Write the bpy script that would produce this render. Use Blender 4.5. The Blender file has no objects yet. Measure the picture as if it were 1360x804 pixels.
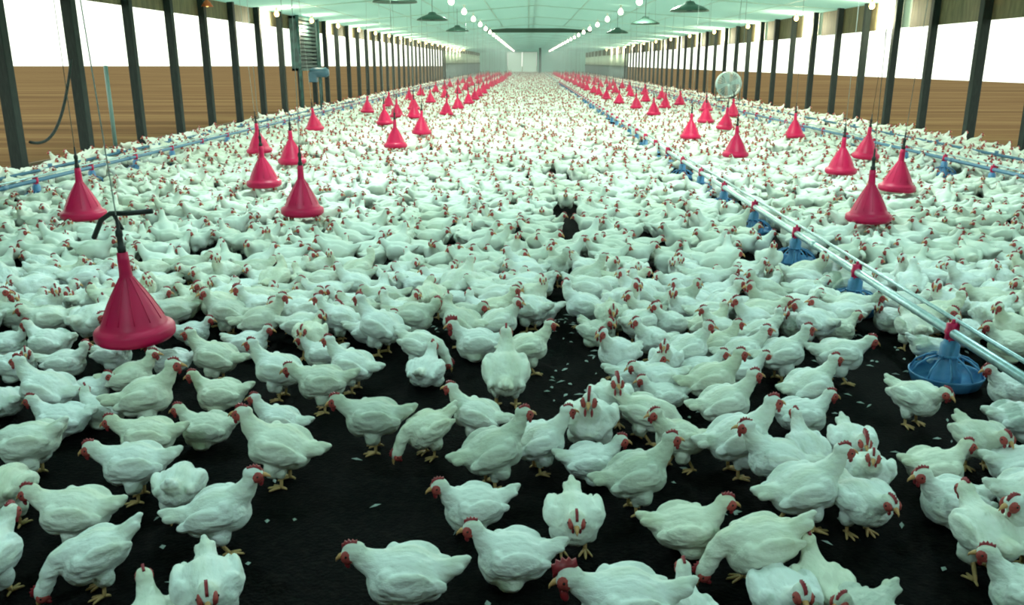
import bpy, bmesh, math, random
import numpy as np
from mathutils import Vector, Matrix, noise as mnoise
R = math.radians
sc = bpy.context.scene
col = sc.collection

# ------------------------------------------------------------------ camera
cam_data = bpy.data.cameras.new('camera')
cam = bpy.data.objects.new('camera', cam_data); col.objects.link(cam)
cam.location = (0, 0, 1.6)
cam.rotation_euler = (R(90 - 15.9), 0, R(1.08))
cam_data.lens = 1119 / 1360 * 36; cam_data.sensor_width = 36
cam_data.clip_end = 2000; cam_data.clip_start = .05
sc.camera = cam
# ------------------------------------------------------------------ world, exposure
SKY = 2.2
world = bpy.data.worlds.new('sky'); sc.world = world; world.use_nodes = True
bg = world.node_tree.nodes['Background']
bg.inputs[0].default_value = (.93, 1.0, .86, 1); bg.inputs[1].default_value = SKY
sc.view_settings.view_transform = 'Standard'; sc.view_settings.look = 'None'
sc.view_settings.gamma = 1; sc.view_settings.use_curve_mapping = False
sc.view_settings.exposure = 0
sc.cycles.filter_width = 2.0
sc.cycles.max_bounces = 6; sc.cycles.diffuse_bounces = 3; sc.cycles.glossy_bounces = 2
sc.cycles.transmission_bounces = 4; sc.cycles.caustics_reflective = False
P_CENTRE = 380.0       # watts of each bulb in the two ceiling rows
P_EAVE = 110.0         # watts of each warm bulb under the eaves
HAZE = 0.007

# ------------------------------------------------------------------ tables (metres)
BIRDS = [
(-1.044,2.003,120,'L',0.80,0,'white chicken lying down, mostly below the bottom edge at left'),
(0.278,2.022,184,'T',0.98,0,'white chicken standing hunched, red comb, cut by the bottom edge at centre'),
(0.461,2.052,90,'L',0.80,0,'white chicken lying down, mostly below the bottom edge at centre'),
(0.965,2.089,215,'L',0.80,0,'white chicken lying down, cut by the bottom edge at right'),
(-0.914,2.090,292,'T',0.93,0,'white chicken standing hunched, cut by the bottom edge at left'),
(-0.348,2.141,180,'T',0.93,0,'white chicken standing hunched, large one alone at bottom centre-left'),
(0.756,2.154,272,'L',0.89,0,'white chicken lying down, red face, bottom row at right'),
(1.491,2.176,150,'L',0.89,0,'white chicken lying down, cut by the lower right corner'),
(0.885,2.217,95,'L',0.80,0,'white chicken lying down, beside the red-faced bottom-row bird'),
(-1.649,2.225,90,'T',0.89,0,'white chicken standing hunched, only a sliver inside the left edge'),
(-1.331,2.264,212,'P',0.82,0,'white chicken pecking low, just below the lower-left standing bird'),
(0.732,2.338,184,'P',0.93,0,'white chicken pecking low, rounded back, near the bottom row at right'),
(-0.039,2.344,180,'L',0.89,0,'white chicken lying down, tail raised, right of the large bottom bird'),
(1.472,2.418,90,'T',0.93,0,'white chicken standing hunched, round rump lit, lower right'),
(1.642,2.432,200,'S',0.89,0,'white chicken standing tall, head just inside the right edge, low down'),
(-1.512,2.503,180,'T',0.89,0,'white chicken standing hunched, alone on bare litter at lower left'),
(-1.040,2.512,12,'S',0.89,0,'white chicken standing tall, striding at lower left with yellow legs showing'),
(0.159,2.520,270,'T',0.89,0,'white chicken standing hunched, white breast bright, at bottom centre'),
(0.541,2.535,4,'L',0.89,0,'white chicken lying down, between two bare patches at bottom right of centre'),
(-1.852,2.654,95,'P',0.89,0,'white chicken pecking low, cut by the left edge, beside the hunched bird'),
(1.170,2.656,284,'T',0.85,0,'white chicken standing hunched, bright double breast, lower right cluster'),
(-0.183,2.661,196,'L',0.85,0,'white chicken lying down, fluffed up below the lone pair at centre'),
(1.765,2.679,0,'T',0.89,0,'white chicken standing hunched, cut by the right edge, beyond the round rump'),
(-1.238,2.693,100,'P',0.85,0,'white chicken pecking low, half hidden behind the striding lower-left bird'),
(0.975,2.693,12,'S',0.96,0,'white chicken standing tall, largest of the lower right cluster'),
(1.528,2.727,182,'L',0.89,0,'white chicken lying down, greyish, neck stretched, beside the round rump'),
(0.400,2.794,14,'S',0.89,0,'white chicken standing tall, yellow feet showing, right of bottom centre'),
(-1.471,2.850,188,'T',0.89,0,'white chicken standing hunched, squatting above the lower-left lone bird'),
(1.282,2.886,250,'S',0.80,0,'white chicken standing tall, squeezed behind the bright double breast'),
(0.955,2.921,172,'S',0.89,0,'white chicken standing tall, left side of the lower right cluster'),
(-0.132,2.973,28,'S',0.93,0,'white chicken standing tall, front one of the centre pair'),
(-0.956,2.980,174,'S',0.98,0,'white chicken standing tall, wide tail spread, left of the large bare floor'),
(1.911,3.000,2,'L',0.89,0,'white chicken lying down, cut by the right edge, pointed tail inside'),
(1.591,3.013,6,'L',0.82,0,'white chicken lying down, alone below the nearest pan feeder'),
(-1.967,3.020,182,'P',0.93,0,'white chicken pecking low, tail raised, at the left edge'),
(0.255,3.030,6,'L',0.80,0,'white chicken lying down, tail showing behind the tall yellow-footed bird'),
(1.113,3.082,100,'S',0.76,0,'white chicken standing tall, middle of the lower right cluster'),
(0.839,3.090,14,'S',0.96,0,'white chicken standing tall, front of the crowd right of centre'),
(0.050,3.106,18,'S',0.82,0,'white chicken standing tall, rear one of the centre pair'),
(-1.537,3.115,184,'T',0.85,0,'white chicken standing hunched, long neck, above a squatting left bird'),
(1.302,3.119,266,'T',0.85,0,'white chicken standing hunched, red comb, back of the lower right cluster'),
(0.622,3.138,196,'S',0.80,0,'white chicken standing tall, left end of the crowd right of centre'),
(1.838,3.170,278,'T',0.85,0,'white chicken standing hunched, at right, in front of the pale lying bird'),
(-0.413,3.237,216,'P',0.80,0,'white chicken pecking low, touching the tail of the round bird'),
(0.269,3.273,262,'S',1.00,0,'white chicken standing tall, bright red comb, beside the central bare patch'),
(-0.647,3.284,180,'T',0.93,0,'white chicken standing hunched, round, feet showing, left of centre'),
(-1.054,3.310,180,'S',0.71,0,'white chicken standing tall, comb peeping over the wide-tailed bird'),
(-1.374,3.313,178,'L',0.80,0,"white chicken lying down, behind the wide-tailed bird's head"),
(-0.213,3.368,164,'S',0.82,0,'white chicken standing tall, left of the centre pair, head red'),
(-2.044,3.385,178,'L',0.85,0,'white chicken lying down, behind the tail-raised left edge bird'),
(0.516,3.402,345,'P',0.85,0,'white chicken pecking low, grey patch on its wing, centre right'),
(2.152,3.452,4,'L',0.89,0,'white chicken lying down, cut by the right edge, below the feed pipe'),
(-1.710,3.477,18,'S',0.93,0,'white chicken standing tall, in front of the nearest red drinker'),
(0.873,3.482,10,'S',0.89,0,'white chicken standing tall, second row of the crowd right of centre'),
(1.222,3.496,4,'L',0.85,0,'white chicken lying down, cream coloured, above the lower right cluster'),
(-1.916,3.508,175,'L',0.76,0,'white chicken lying down facing left, in front of the nearest red drinker'),
(0.377,3.552,276,'S',0.89,0,'white chicken standing tall, tight behind the bright red comb'),
(-2.208,3.584,168,'S',0.93,0,"white chicken standing tall, at the left, below the nearest drinker's level"),
(1.763,3.591,300,'T',0.85,0,'white chicken standing hunched, alone on bare litter by the nearest pan feeder'),
(-2.440,3.595,150,'L',0.80,0,'white chicken lying down, grey, cut by the left edge'),
(-1.450,3.694,180,'L',0.85,0,'white chicken lying down, long and low, right of the drinker front birds'),
(-0.965,3.706,186,'T',0.89,0,'white chicken standing hunched, feet showing, above the large bare floor'),
(1.321,3.713,16,'S',0.85,0,'white chicken standing tall, yellowish, at the edge of the right-hand bare patch'),
(0.652,3.736,185,'L',0.76,0,'white chicken lying down facing left, right of the central bare patch'),
(-2.112,3.739,0,'L',0.76,0,'white chicken lying down, shaded, between two standing birds at left'),
(0.875,3.761,6,'S',0.89,0,'white chicken standing tall, third row of the crowd right of centre'),
(-0.100,3.774,91,'S',1.07,0,'white chicken standing tall, tall and bright, on yellow legs at centre'),
(-1.931,3.810,12,'S',0.80,0,'white chicken standing tall, second in front of the nearest red drinker'),
(2.338,3.833,178,'L',0.85,0,'white chicken lying down, under the near end of the feed pipe'),
(0.642,3.851,188,'T',0.80,0,'white chicken standing hunched facing left, right of the central bare patch'),
(-1.214,3.855,172,'S',0.89,0,'white chicken standing tall, second right of the nearest red drinker'),
(-0.874,3.961,166,'S',0.85,0,'white chicken standing tall, pale, directly behind the footed bird'),
(0.538,3.963,2,'L',0.85,0,'white chicken lying down, behind the bright red-combed bird'),
(-0.512,4.017,80,'L',0.85,0,'white chicken lying down, huddled alone left of centre'),
(-1.599,4.060,174,'S',0.89,0,'white chicken standing tall, right beside the nearest red drinker'),
(1.095,4.060,6,'L',0.80,0,'white chicken lying down facing right, left of the second pan feeder'),
(-2.656,4.068,350,'L',0.80,0,'white chicken lying down facing right, left of the nearest red drinker, second from left'),
(0.709,4.069,255,'S',0.80,0,'white chicken standing tall facing the camera, right of the central bare patch'),
(0.884,4.088,0,'L',0.80,0,'white chicken lying down facing right, in front of the right dark gap'),
(-2.429,4.129,10,'L',0.80,0,'white chicken lying down facing right, left of the nearest red drinker, third from left'),
(1.607,4.131,0,'T',0.93,0,'white chicken standing hunched, left of the nearest pan feeder'),
(0.475,4.134,222,'S',0.89,0,'white chicken standing tall, right rim of the central bare patch'),
(1.318,4.147,10,'S',0.89,0,'white chicken standing tall, left of the right-hand bare litter'),
(-1.883,4.177,184,'L',0.76,0,'white chicken lying down facing left, right of the nearest red drinker'),
(1.127,4.217,4,'S',0.85,0,'white chicken standing tall, in the crowd left of the right-hand bare litter'),
(0.843,4.218,22,'S',0.85,0,'white chicken standing tall facing right, in front of the right dark gap, second from left'),
(0.000,4.235,14,'S',0.85,0,'white chicken standing tall, looking out behind the tall central bird'),
(-0.571,4.262,345,'P',0.85,0,'white chicken pecking low, left of centre, above a huddled bird'),
(-2.240,4.266,0,'L',0.76,0,'white chicken lying down facing right, left of the nearest red drinker, fifth from left'),
(-1.114,4.318,182,'L',0.76,0,'white chicken lying down, pink beak, in a cluster of three'),
(1.016,4.327,8,'S',0.80,0,'white chicken standing tall facing right, in front of the right dark gap, fourth from left'),
(2.159,4.330,0,'P',0.76,0,'white chicken pecking low, feeding at the nearest pan feeder'),
(0.693,4.401,204,'S',0.80,0,'white chicken standing tall facing forward-left, right of the central bare patch'),
(-2.659,4.405,170,'L',0.89,0,'white chicken lying down facing left, left of the nearest red drinker'),
(-2.922,4.430,0,'L',0.80,0,'white chicken lying down facing right, left of the nearest red drinker, leftmost'),
(-0.276,4.435,180,'L',0.93,0,'white chicken lying down, red comb, left of the tall bird seen from behind'),
(-1.562,4.455,0,'L',0.80,0,'white chicken lying down facing right, right of the nearest red drinker, right one'),
(-1.213,4.465,268,'T',0.85,0,'white chicken standing hunched, round breast, left of the blue-grey bird'),
(2.671,4.466,172,'L',0.89,0,'white chicken lying down, under the feed pipe at the right edge'),
(-0.822,4.513,152,'S',0.98,0,'white chicken standing tall, blue-grey shaded rump, left of centre'),
(1.314,4.550,2,'S',0.80,0,'white chicken standing tall facing right, in front of the feeder-side dark strip'),
(1.116,4.592,176,'S',0.80,0,'white chicken standing tall facing left, in front of the right dark gap, fifth from left'),
(-3.184,4.625,173,'R',0.93,0,'white chicken stretching its neck facing left, in front of the left edge'),
(-2.334,4.637,183,'L',0.93,1,'white chicken lying down facing left, behind the nearest red drinker, third from left'),
(2.212,4.652,90,'T',0.85,0,'white chicken standing hunched, between the two nearest pan feeders'),
(-1.312,4.656,4,'T',0.84,-1,'white chicken standing hunched facing right, left of the blue-grey rump'),
(-2.540,4.657,75,'T',0.96,1,'white chicken standing hunched facing away, left of the nearest red drinker'),
(2.781,4.662,198,'S',0.85,0,'white chicken standing tall, beyond the feed pipe at the right edge'),
(-0.906,4.667,9,'L',0.89,0,'white chicken lying down facing right, right at the blue-grey rump'),
(-0.379,4.669,151,'S',0.88,-1,'white chicken standing tall facing away-left, right at the small bare strip'),
(-1.965,4.670,0,'L',0.76,0,'white chicken lying down facing right, right of the nearest red drinker, left one'),
(-1.559,4.673,12,'S',0.93,0,'white chicken standing tall, long neck raised, right of the nearest drinker'),
(-0.167,4.678,16,'S',0.86,0,'white chicken standing tall facing right, right of the small bare strip'),
(0.649,4.679,40,'T',0.88,0,'white chicken standing hunched facing away-right, in front of the right dark gap'),
(0.407,4.684,303,'L',0.87,0,'white chicken lying down facing forward-right, right of the central bare patch'),
(1.673,4.694,115,'T',0.90,0,'white chicken standing hunched facing away-left, left of the second pan feeder'),
(2.542,4.704,216,'L',0.91,0,'white chicken lying down facing forward-left, behind the nearest pan feeder'),
(-2.820,4.707,200,'T',0.85,0,'white chicken standing hunched facing left, left of the nearest red drinker'),
(1.042,4.711,0,'S',0.80,0,'white chicken standing tall facing right, in front of the right dark gap, third from left'),
(1.334,4.731,190,'S',0.87,0,'white chicken standing tall facing left, in front of the feeder-side dark strip, leftmost'),
(0.847,4.736,200,'S',0.80,0,'white chicken standing tall facing left, in front of the right dark gap, third from left'),
(-1.102,4.738,190,'S',0.85,0,'white chicken standing tall, left of the blue-grey rump'),
(-0.674,4.744,0,'T',0.94,1,'white chicken standing hunched facing right, right of the blue-grey rump'),
(-3.019,4.760,180,'T',0.89,0,'white chicken standing hunched facing left, in front of the left edge'),
(1.833,4.784,8,'L',0.80,0,'white chicken lying down, behind the bird left of the nearest pan'),
(2.351,4.792,302,'T',0.95,0,'white chicken standing hunched facing forward-right, right of the second pan feeder'),
(-3.275,4.802,11,'S',0.92,0,'white chicken standing tall facing right, in front of the left edge, left one'),
(3.023,4.805,55,'T',0.92,0,'white chicken standing hunched facing away-right, behind the nearest pan feeder'),
(-2.651,4.811,0,'L',0.80,0,'white chicken lying down facing right, left of the nearest red drinker, fourth from left'),
(0.501,4.818,268,'T',0.89,0,'white chicken standing hunched, round, above the central bare patch'),
(-1.800,4.819,181,'S',0.91,0,'white chicken standing tall facing left, in front of the left-centre flock, second from left'),
(-0.393,4.824,340,'T',0.87,0,'white chicken standing hunched facing right, right at the small bare strip'),
(2.756,4.846,35,'R',0.97,0,'white chicken stretching its neck facing away-right, behind the nearest pan feeder'),
(1.621,4.853,196,'L',0.86,0,'white chicken lying down facing left, left of the second pan feeder'),
(-0.753,4.862,189,'S',0.84,-1,'white chicken standing tall facing left, behind the blue-grey rump, right one'),
(1.096,4.870,5,'T',0.88,0,'white chicken standing hunched facing right, in front of the right dark gap'),
(-2.158,4.883,195,'T',0.88,0,'white chicken standing hunched facing left, behind the nearest red drinker, right one'),
(-1.384,4.885,212,'T',0.93,0,'white chicken standing hunched facing forward-left, left of the blue-grey rump'),
(1.403,4.898,351,'T',0.93,0,'white chicken standing hunched facing right, in front of the feeder-side dark strip'),
(-2.970,4.909,355,'S',0.93,-1,'white chicken standing tall facing right, in front of the left edge, right one'),
(2.468,4.911,332,'S',0.88,1,'white chicken standing tall facing forward-right, right of the second pan feeder'),
(-1.190,4.914,287,'L',0.91,1,'white chicken lying down facing the camera, left of the blue-grey rump'),
(-0.203,4.917,2,'S',0.89,0,'white chicken standing tall, above the red-combed lying bird'),
(0.713,4.927,204,'S',0.80,0,'white chicken standing tall facing forward-left, in front of the right dark gap'),
(1.927,4.931,170,'R',0.86,0,'white chicken stretching its neck facing left, left of the second pan feeder'),
(0.016,4.948,142,'T',0.91,-1,'white chicken standing hunched facing away-left, behind the central bare patch'),
(-2.383,4.977,33,'T',0.86,0,'white chicken standing hunched facing away-right, behind the nearest red drinker, right one'),
(-1.641,4.978,199,'S',0.89,0,'white chicken standing tall facing left, in front of the left-centre flock, third from left'),
(-1.900,4.978,184,'S',0.91,1,'white chicken standing tall facing left, in front of the left-centre flock, leftmost'),
(-1.043,4.986,153,'T',0.84,0,'white chicken standing hunched facing away-left, behind the blue-grey rump'),
(2.238,4.988,185,'L',0.84,1,'white chicken lying down facing left, right of the second pan feeder'),
(0.355,4.994,172,'S',0.91,-1,'white chicken standing tall facing left, behind the central bare patch'),
(0.978,4.997,200,'S',0.86,1,'white chicken standing tall facing left, in front of the right dark gap, fourth from left'),
(-3.311,4.999,340,'L',0.99,0,'white chicken lying down facing right, in front of the left edge, left one'),
(2.929,5.008,13,'S',0.87,0,'white chicken standing tall facing right, in front of the right edge, right one'),
(-0.768,5.015,322,'S',0.80,0,'white chicken standing tall, just behind the blue-grey rump'),
(2.620,5.031,174,'S',0.93,1,'white chicken standing tall facing left, right of the second pan feeder'),
(-2.579,5.039,193,'T',0.97,-1,'white chicken standing hunched facing left, behind the nearest red drinker, left one'),
(1.225,5.048,48,'S',0.90,-1,'white chicken standing tall facing away-right, in front of the feeder-side dark strip'),
(2.010,5.058,341,'T',0.93,0,'white chicken standing hunched facing right, left of the second pan feeder'),
(-0.255,5.058,166,'L',0.95,-1,'white chicken lying down facing left, right of the small bare strip'),
(1.493,5.076,201,'S',0.93,0,'white chicken standing tall facing left, in front of the feeder-side dark strip, second from left'),
(-3.022,5.077,12,'L',0.97,-1,'white chicken lying down facing right, in front of the left edge, right one'),
(-1.451,5.093,4,'T',0.85,0,'white chicken standing hunched, behind the long-necked bird'),
(0.070,5.095,170,'L',0.89,0,'white chicken lying down, low, at the top of the central bare patch'),
(0.594,5.104,302,'S',0.95,0,'white chicken standing tall facing forward-right, in front of the right dark gap'),
(-1.691,5.121,178,'T',0.93,1,'white chicken standing hunched facing left, in front of the left-centre flock'),
(-2.784,5.121,60,'T',0.85,0,'white chicken standing hunched facing away-right, behind the nearest red drinker, left one'),
(-2.224,5.121,354,'L',0.87,1,'white chicken lying down facing right, behind the nearest red drinker'),
(3.246,5.138,219,'R',0.91,0,'white chicken stretching its neck facing forward-left, in front of the right edge'),
(0.949,5.144,357,'S',0.90,-1,'white chicken standing tall facing right, in front of the right dark gap, leftmost'),
(-1.136,5.154,174,'L',0.96,1,'white chicken lying down facing left, behind the blue-grey rump'),
(-3.495,5.159,130,'T',0.98,0,'white chicken standing hunched facing away-left, in front of the left edge'),
(2.382,5.176,337,'T',0.85,1,'white chicken standing hunched facing right, right of the second pan feeder'),
(2.928,5.190,179,'T',0.97,0,'white chicken standing hunched facing left, in front of the right edge, left one'),
(-2.515,5.195,352,'S',0.85,-1,'white chicken standing tall facing right, behind the nearest red drinker'),
(-3.222,5.196,333,'L',0.86,1,'white chicken lying down facing forward-right, in front of the left edge, left one'),
(-0.617,5.198,107,'T',0.94,-1,'white chicken standing hunched facing away, behind the small bare strip'),
(0.395,5.203,150,'L',0.80,0,'white chicken lying down, tail towards the central bare patch'),
(-0.192,5.210,2,'T',0.94,-1,'white chicken standing hunched facing right, right of the small bare strip'),
(-0.910,5.219,198,'T',0.88,0,'white chicken standing hunched facing left, behind the blue-grey rump'),
(-1.512,5.220,178,'L',0.85,0,'white chicken lying down facing left, right of the left-centre flock, right one'),
(1.381,5.220,226,'L',0.88,-1,'white chicken lying down facing forward-left, in front of the feeder-side dark strip'),
(2.645,5.226,274,'T',0.93,-1,'white chicken standing hunched facing the camera, right of the second pan feeder'),
(0.723,5.231,160,'S',0.96,1,'white chicken standing tall facing left, in front of the right dark gap, leftmost'),
(-1.956,5.239,81,'T',0.87,0,'white chicken standing hunched facing away, in front of the left-centre flock'),
(1.737,5.248,341,'L',0.91,0,'white chicken lying down facing right, in front of the third pan feeder'),
(-1.769,5.254,11,'L',0.96,-1,'white chicken lying down facing right, in front of the left-centre flock, right one'),
(0.016,5.254,329,'S',0.88,-1,'white chicken standing tall facing forward-right, in front of the middle aisle'),
(1.925,5.295,95,'T',0.80,0,'white chicken standing hunched, pushing against the second pan feeder'),
(-3.063,5.323,318,'L',0.99,1,'white chicken lying down facing forward-right, in front of the left edge, right one'),
(-1.300,5.325,177,'R',0.86,-1,'white chicken stretching its neck facing left, behind the blue-grey rump, left one'),
(1.084,5.325,137,'L',0.98,1,'white chicken lying down facing away-left, right of the right dark gap'),
(2.848,5.334,204,'L',0.94,-1,'white chicken lying down facing forward-left, in front of the right edge, left one'),
(-2.186,5.334,174,'L',0.85,0,"white chicken lying down, right of the nearest drinker's neck"),
(3.340,5.358,196,'R',0.97,0,'white chicken stretching its neck facing left, in front of the right edge'),
(-0.480,5.366,180,'L',0.80,0,'white chicken lying down facing left, behind the small bare strip, right one'),
(-2.568,5.371,311,'S',0.85,0,'white chicken standing tall facing forward-right, behind the nearest red drinker'),
(0.392,5.375,6,'P',0.98,1,'white chicken pecking low facing right, left of the round bright bird'),
(2.427,5.379,10,'L',0.80,0,'white chicken lying down facing right, right of the second pan feeder'),
(-0.968,5.384,89,'L',0.94,0,'white chicken lying down facing away, behind the blue-grey rump'),
(3.101,5.394,21,'T',0.92,0,'white chicken standing hunched facing right, in front of the right edge, right one'),
(-3.290,5.397,242,'T',0.93,0,'white chicken standing hunched facing forward-left, in front of the left edge'),
(-2.799,5.400,175,'L',0.89,-1,'white chicken lying down facing left, behind the nearest red drinker, leftmost'),
(1.591,5.407,187,'S',0.89,0,'white chicken standing tall facing left, in front of the feeder-side dark strip, third from left'),
(-3.469,5.414,240,'L',0.99,0,'white chicken lying down facing forward-left, in front of the left edge'),
(0.812,5.416,190,'S',0.89,-1,'white chicken standing tall facing left, in front of the right dark gap, second from left'),
(-0.054,5.419,347,'T',0.93,1,'white chicken standing hunched facing right, in front of the middle aisle'),
(-0.276,5.424,153,'T',0.87,0,'white chicken standing hunched facing away-left, behind the small bare strip'),
(-1.656,5.424,6,'L',0.96,0,'white chicken lying down facing right, right of the left-centre flock, left one'),
(-1.427,5.431,223,'L',0.84,0,'white chicken lying down facing forward-left, behind the blue-grey rump'),
(1.848,5.452,6,'T',0.85,0,'white chicken standing hunched, left of the second pan feeder'),
(-1.968,5.452,183,'L',0.91,0,'white chicken lying down facing left, in front of the left-centre flock, right one'),
(-2.235,5.489,352,'L',0.86,-1,'white chicken lying down facing right, in front of the left-centre flock, left one'),
(1.276,5.515,23,'L',0.94,-1,'white chicken lying down facing away-right, in front of the feeder-side dark strip'),
(-1.160,5.526,181,'S',0.87,0,'white chicken standing tall facing left, behind the blue-grey rump, left one'),
(0.541,5.531,336,'T',0.85,0,'white chicken standing hunched facing forward-right, left of the round bright bird'),
(3.415,5.535,3,'L',0.99,0,'white chicken lying down facing right, in front of the right edge'),
(1.015,5.553,198,'T',0.89,0,'white chicken standing hunched facing left, right of the right dark gap'),
(-0.747,5.554,182,'T',0.80,0,'white chicken standing hunched facing left, behind the small bare strip'),
(2.950,5.564,203,'S',0.94,-1,'white chicken standing tall facing forward-left, in front of the right edge, left one'),
(-0.469,5.570,56,'S',0.95,0,'white chicken standing tall facing away-right, behind the small bare strip'),
(0.014,5.570,193,'R',0.92,1,'white chicken stretching its neck facing left, in front of the middle aisle'),
(3.168,5.573,213,'L',0.91,1,'white chicken lying down facing forward-left, in front of the right edge, right one'),
(-3.796,5.574,159,'L',0.85,0,'white chicken lying down facing left, left of the left edge, left one'),
(2.605,5.582,67,'S',0.92,0,'white chicken standing tall facing away-right, right of the second pan feeder'),
(-3.316,5.583,355,'P',0.96,0,'white chicken pecking low facing right, in front of the left edge'),
(-0.237,5.607,351,'L',0.95,0,'white chicken lying down facing right, in front of the middle aisle, left one'),
(-2.839,5.610,181,'L',0.89,0,'white chicken lying down facing left, behind the nearest red drinker, second from left'),
(-3.065,5.617,35,'T',0.98,0,'white chicken standing hunched facing away-right, right of the left edge'),
(-2.173,5.622,167,'L',0.97,1,'white chicken lying down facing left, in front of the left-centre flock, left one'),
(-1.953,5.622,235,'L',0.86,1,'white chicken lying down facing forward-left, in front of the left-centre flock'),
(-3.622,5.624,144,'S',0.90,1,'white chicken standing tall facing away-left, in front of the left edge'),
(-1.418,5.632,1,'T',0.90,-1,'white chicken standing hunched facing right, behind the blue-grey rump'),
(-0.929,5.640,139,'R',0.84,0,'white chicken stretching its neck facing away-left, behind the blue-grey rump'),
(-2.533,5.651,251,'L',0.95,0,'white chicken lying down facing the camera, left of the left-centre flock'),
(2.334,5.656,194,'L',0.86,1,'white chicken lying down facing left, behind the second pan feeder'),
(1.613,5.671,356,'L',0.88,1,'white chicken lying down facing right, in front of the feeder-side dark strip'),
(0.674,5.673,347,'T',0.93,0,'white chicken standing hunched facing right, in front of the round bright bird'),
(3.515,5.679,176,'T',0.92,-1,'white chicken standing hunched facing left, in front of the right edge, right one'),
(2.136,5.680,31,'S',0.86,1,'white chicken standing tall facing away-right, in front of the third pan feeder'),
(-1.762,5.683,75,'S',0.90,1,'white chicken standing tall facing away, right of the left-centre flock'),
(0.914,5.688,330,'L',0.86,-1,'white chicken lying down facing forward-right, right at the right dark gap'),
(1.223,5.696,348,'R',0.96,0,'white chicken stretching its neck facing right, right of the right dark gap'),
(0.411,5.707,28,'S',0.94,0,'white chicken standing tall facing away-right, left of the round bright bird'),
(1.903,5.708,350,'P',0.91,0,'white chicken pecking low facing right, in front of the third pan feeder'),
(-1.215,5.716,185,'R',0.86,0,'white chicken stretching its neck facing left, behind the blue-grey rump, right one'),
(-0.594,5.724,181,'L',0.92,0,'white chicken lying down facing left, behind the small bare strip, left one'),
(2.817,5.727,178,'T',0.94,1,'white chicken standing hunched facing left, right of the second pan feeder'),
(0.083,5.728,0,'L',0.80,0,'white chicken lying down facing right, in front of the middle aisle, right one'),
(3.106,5.731,340,'S',0.88,-1,'white chicken standing tall facing right, in front of the right edge, left one'),
(-0.827,5.742,146,'L',0.95,0,'white chicken lying down facing away-left, behind the small bare strip'),
(-3.501,5.743,5,'T',0.91,0,'white chicken standing hunched facing right, in front of the left edge'),
(-3.263,5.751,359,'S',0.84,0,'white chicken standing tall facing right, right of the left edge'),
(-0.142,5.756,329,'L',0.97,1,'white chicken lying down facing forward-right, in front of the middle aisle'),
(3.315,5.762,193,'S',0.85,1,'white chicken standing tall facing left, in front of the right edge'),
(-0.377,5.765,152,'L',0.93,-1,'white chicken lying down facing away-left, in front of the middle aisle'),
(-2.936,5.768,347,'T',0.89,0,'white chicken standing hunched facing right, right of the left edge'),
(-2.670,5.774,192,'L',0.92,-1,'white chicken lying down facing left, left of the left-centre flock'),
(1.465,5.787,187,'T',0.87,-1,'white chicken standing hunched facing left, in front of the feeder-side dark strip'),
(-1.598,5.803,129,'L',0.90,0,'white chicken lying down facing away-left, right of the left-centre flock'),
(2.518,5.813,222,'L',0.91,0,'white chicken lying down facing forward-left, behind the second pan feeder'),
(0.662,5.814,172,'L',0.88,1,'white chicken lying down facing left, left of the round bright bird'),
(-3.835,5.815,317,'L',0.91,-1,'white chicken lying down facing forward-right, left of the left edge'),
(-1.887,5.843,188,'L',0.90,1,'white chicken lying down facing left, right of the left-centre flock, left one'),
(1.964,5.850,334,'S',0.99,-1,'white chicken standing tall facing forward-right, in front of the third pan feeder, left one'),
(-2.168,5.855,251,'S',0.88,1,'white chicken standing tall facing the camera, in front of the left-centre flock'),
(1.165,5.863,207,'S',0.90,1,'white chicken standing tall facing forward-left, right of the right dark gap'),
(3.673,5.866,32,'T',0.86,0,'white chicken standing hunched facing away-right, in front of the right edge'),
(-2.326,5.869,207,'R',0.86,1,'white chicken stretching its neck facing forward-left, in front of the left-centre flock'),
(-0.654,5.871,2,'L',0.97,-1,'white chicken lying down facing right, left of the middle aisle'),
(2.732,5.887,216,'S',0.95,0,'white chicken standing tall facing forward-left, behind the second pan feeder'),
(0.006,5.894,197,'T',0.91,0,'white chicken standing hunched facing left, in front of the middle aisle'),
(3.050,5.894,202,'T',0.90,0,'white chicken standing hunched facing left, left of the right edge'),
(2.367,5.898,197,'L',0.99,0,'white chicken lying down facing left, right of the third pan feeder'),
(-1.230,5.904,31,'S',0.91,1,'white chicken standing tall facing away-right, behind the blue-grey rump'),
(1.595,5.906,306,'S',0.84,0,'white chicken standing tall facing forward-right, right at the feeder-side dark strip'),
(-3.333,5.908,22,'L',0.88,0,'white chicken lying down facing away-right, right of the left edge'),
(1.400,5.917,15,'L',0.85,0,'white chicken lying down facing right, left of the feeder-side dark strip'),
(2.125,5.918,324,'S',0.93,0,'white chicken standing tall facing forward-right, in front of the third pan feeder, right one'),
(0.438,5.922,128,'T',0.99,0,'white chicken standing hunched facing away-left, left of the round bright bird'),
(-2.723,5.931,226,'T',0.87,0,'white chicken standing hunched facing forward-left, left of the left-centre flock'),
(-0.939,5.944,15,'T',0.85,-1,'white chicken standing hunched facing right, behind the small bare strip'),
(1.802,5.944,230,'L',0.92,0,'white chicken lying down facing forward-left, right of the feeder-side dark strip'),
(-3.032,5.955,339,'T',0.92,1,'white chicken standing hunched facing right, in front of the red drinker at far left'),
(3.581,5.957,209,'S',0.91,-1,'white chicken standing tall facing forward-left, in front of the right edge, right one'),
(-0.317,5.959,193,'P',0.86,1,'white chicken pecking low facing left, in front of the middle aisle'),
(0.792,5.987,268,'T',0.85,0,'white chicken standing hunched, round and bright among the middle rows'),
(-1.751,5.994,7,'L',0.94,1,'white chicken lying down facing right, right of the left-centre flock, right one'),
(-1.997,5.997,0,'T',0.85,1,'white chicken standing hunched facing right, right of the left-centre flock'),
(-4.045,6.010,167,'L',0.96,1,'white chicken lying down facing left, left of the left edge, right one'),
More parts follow.
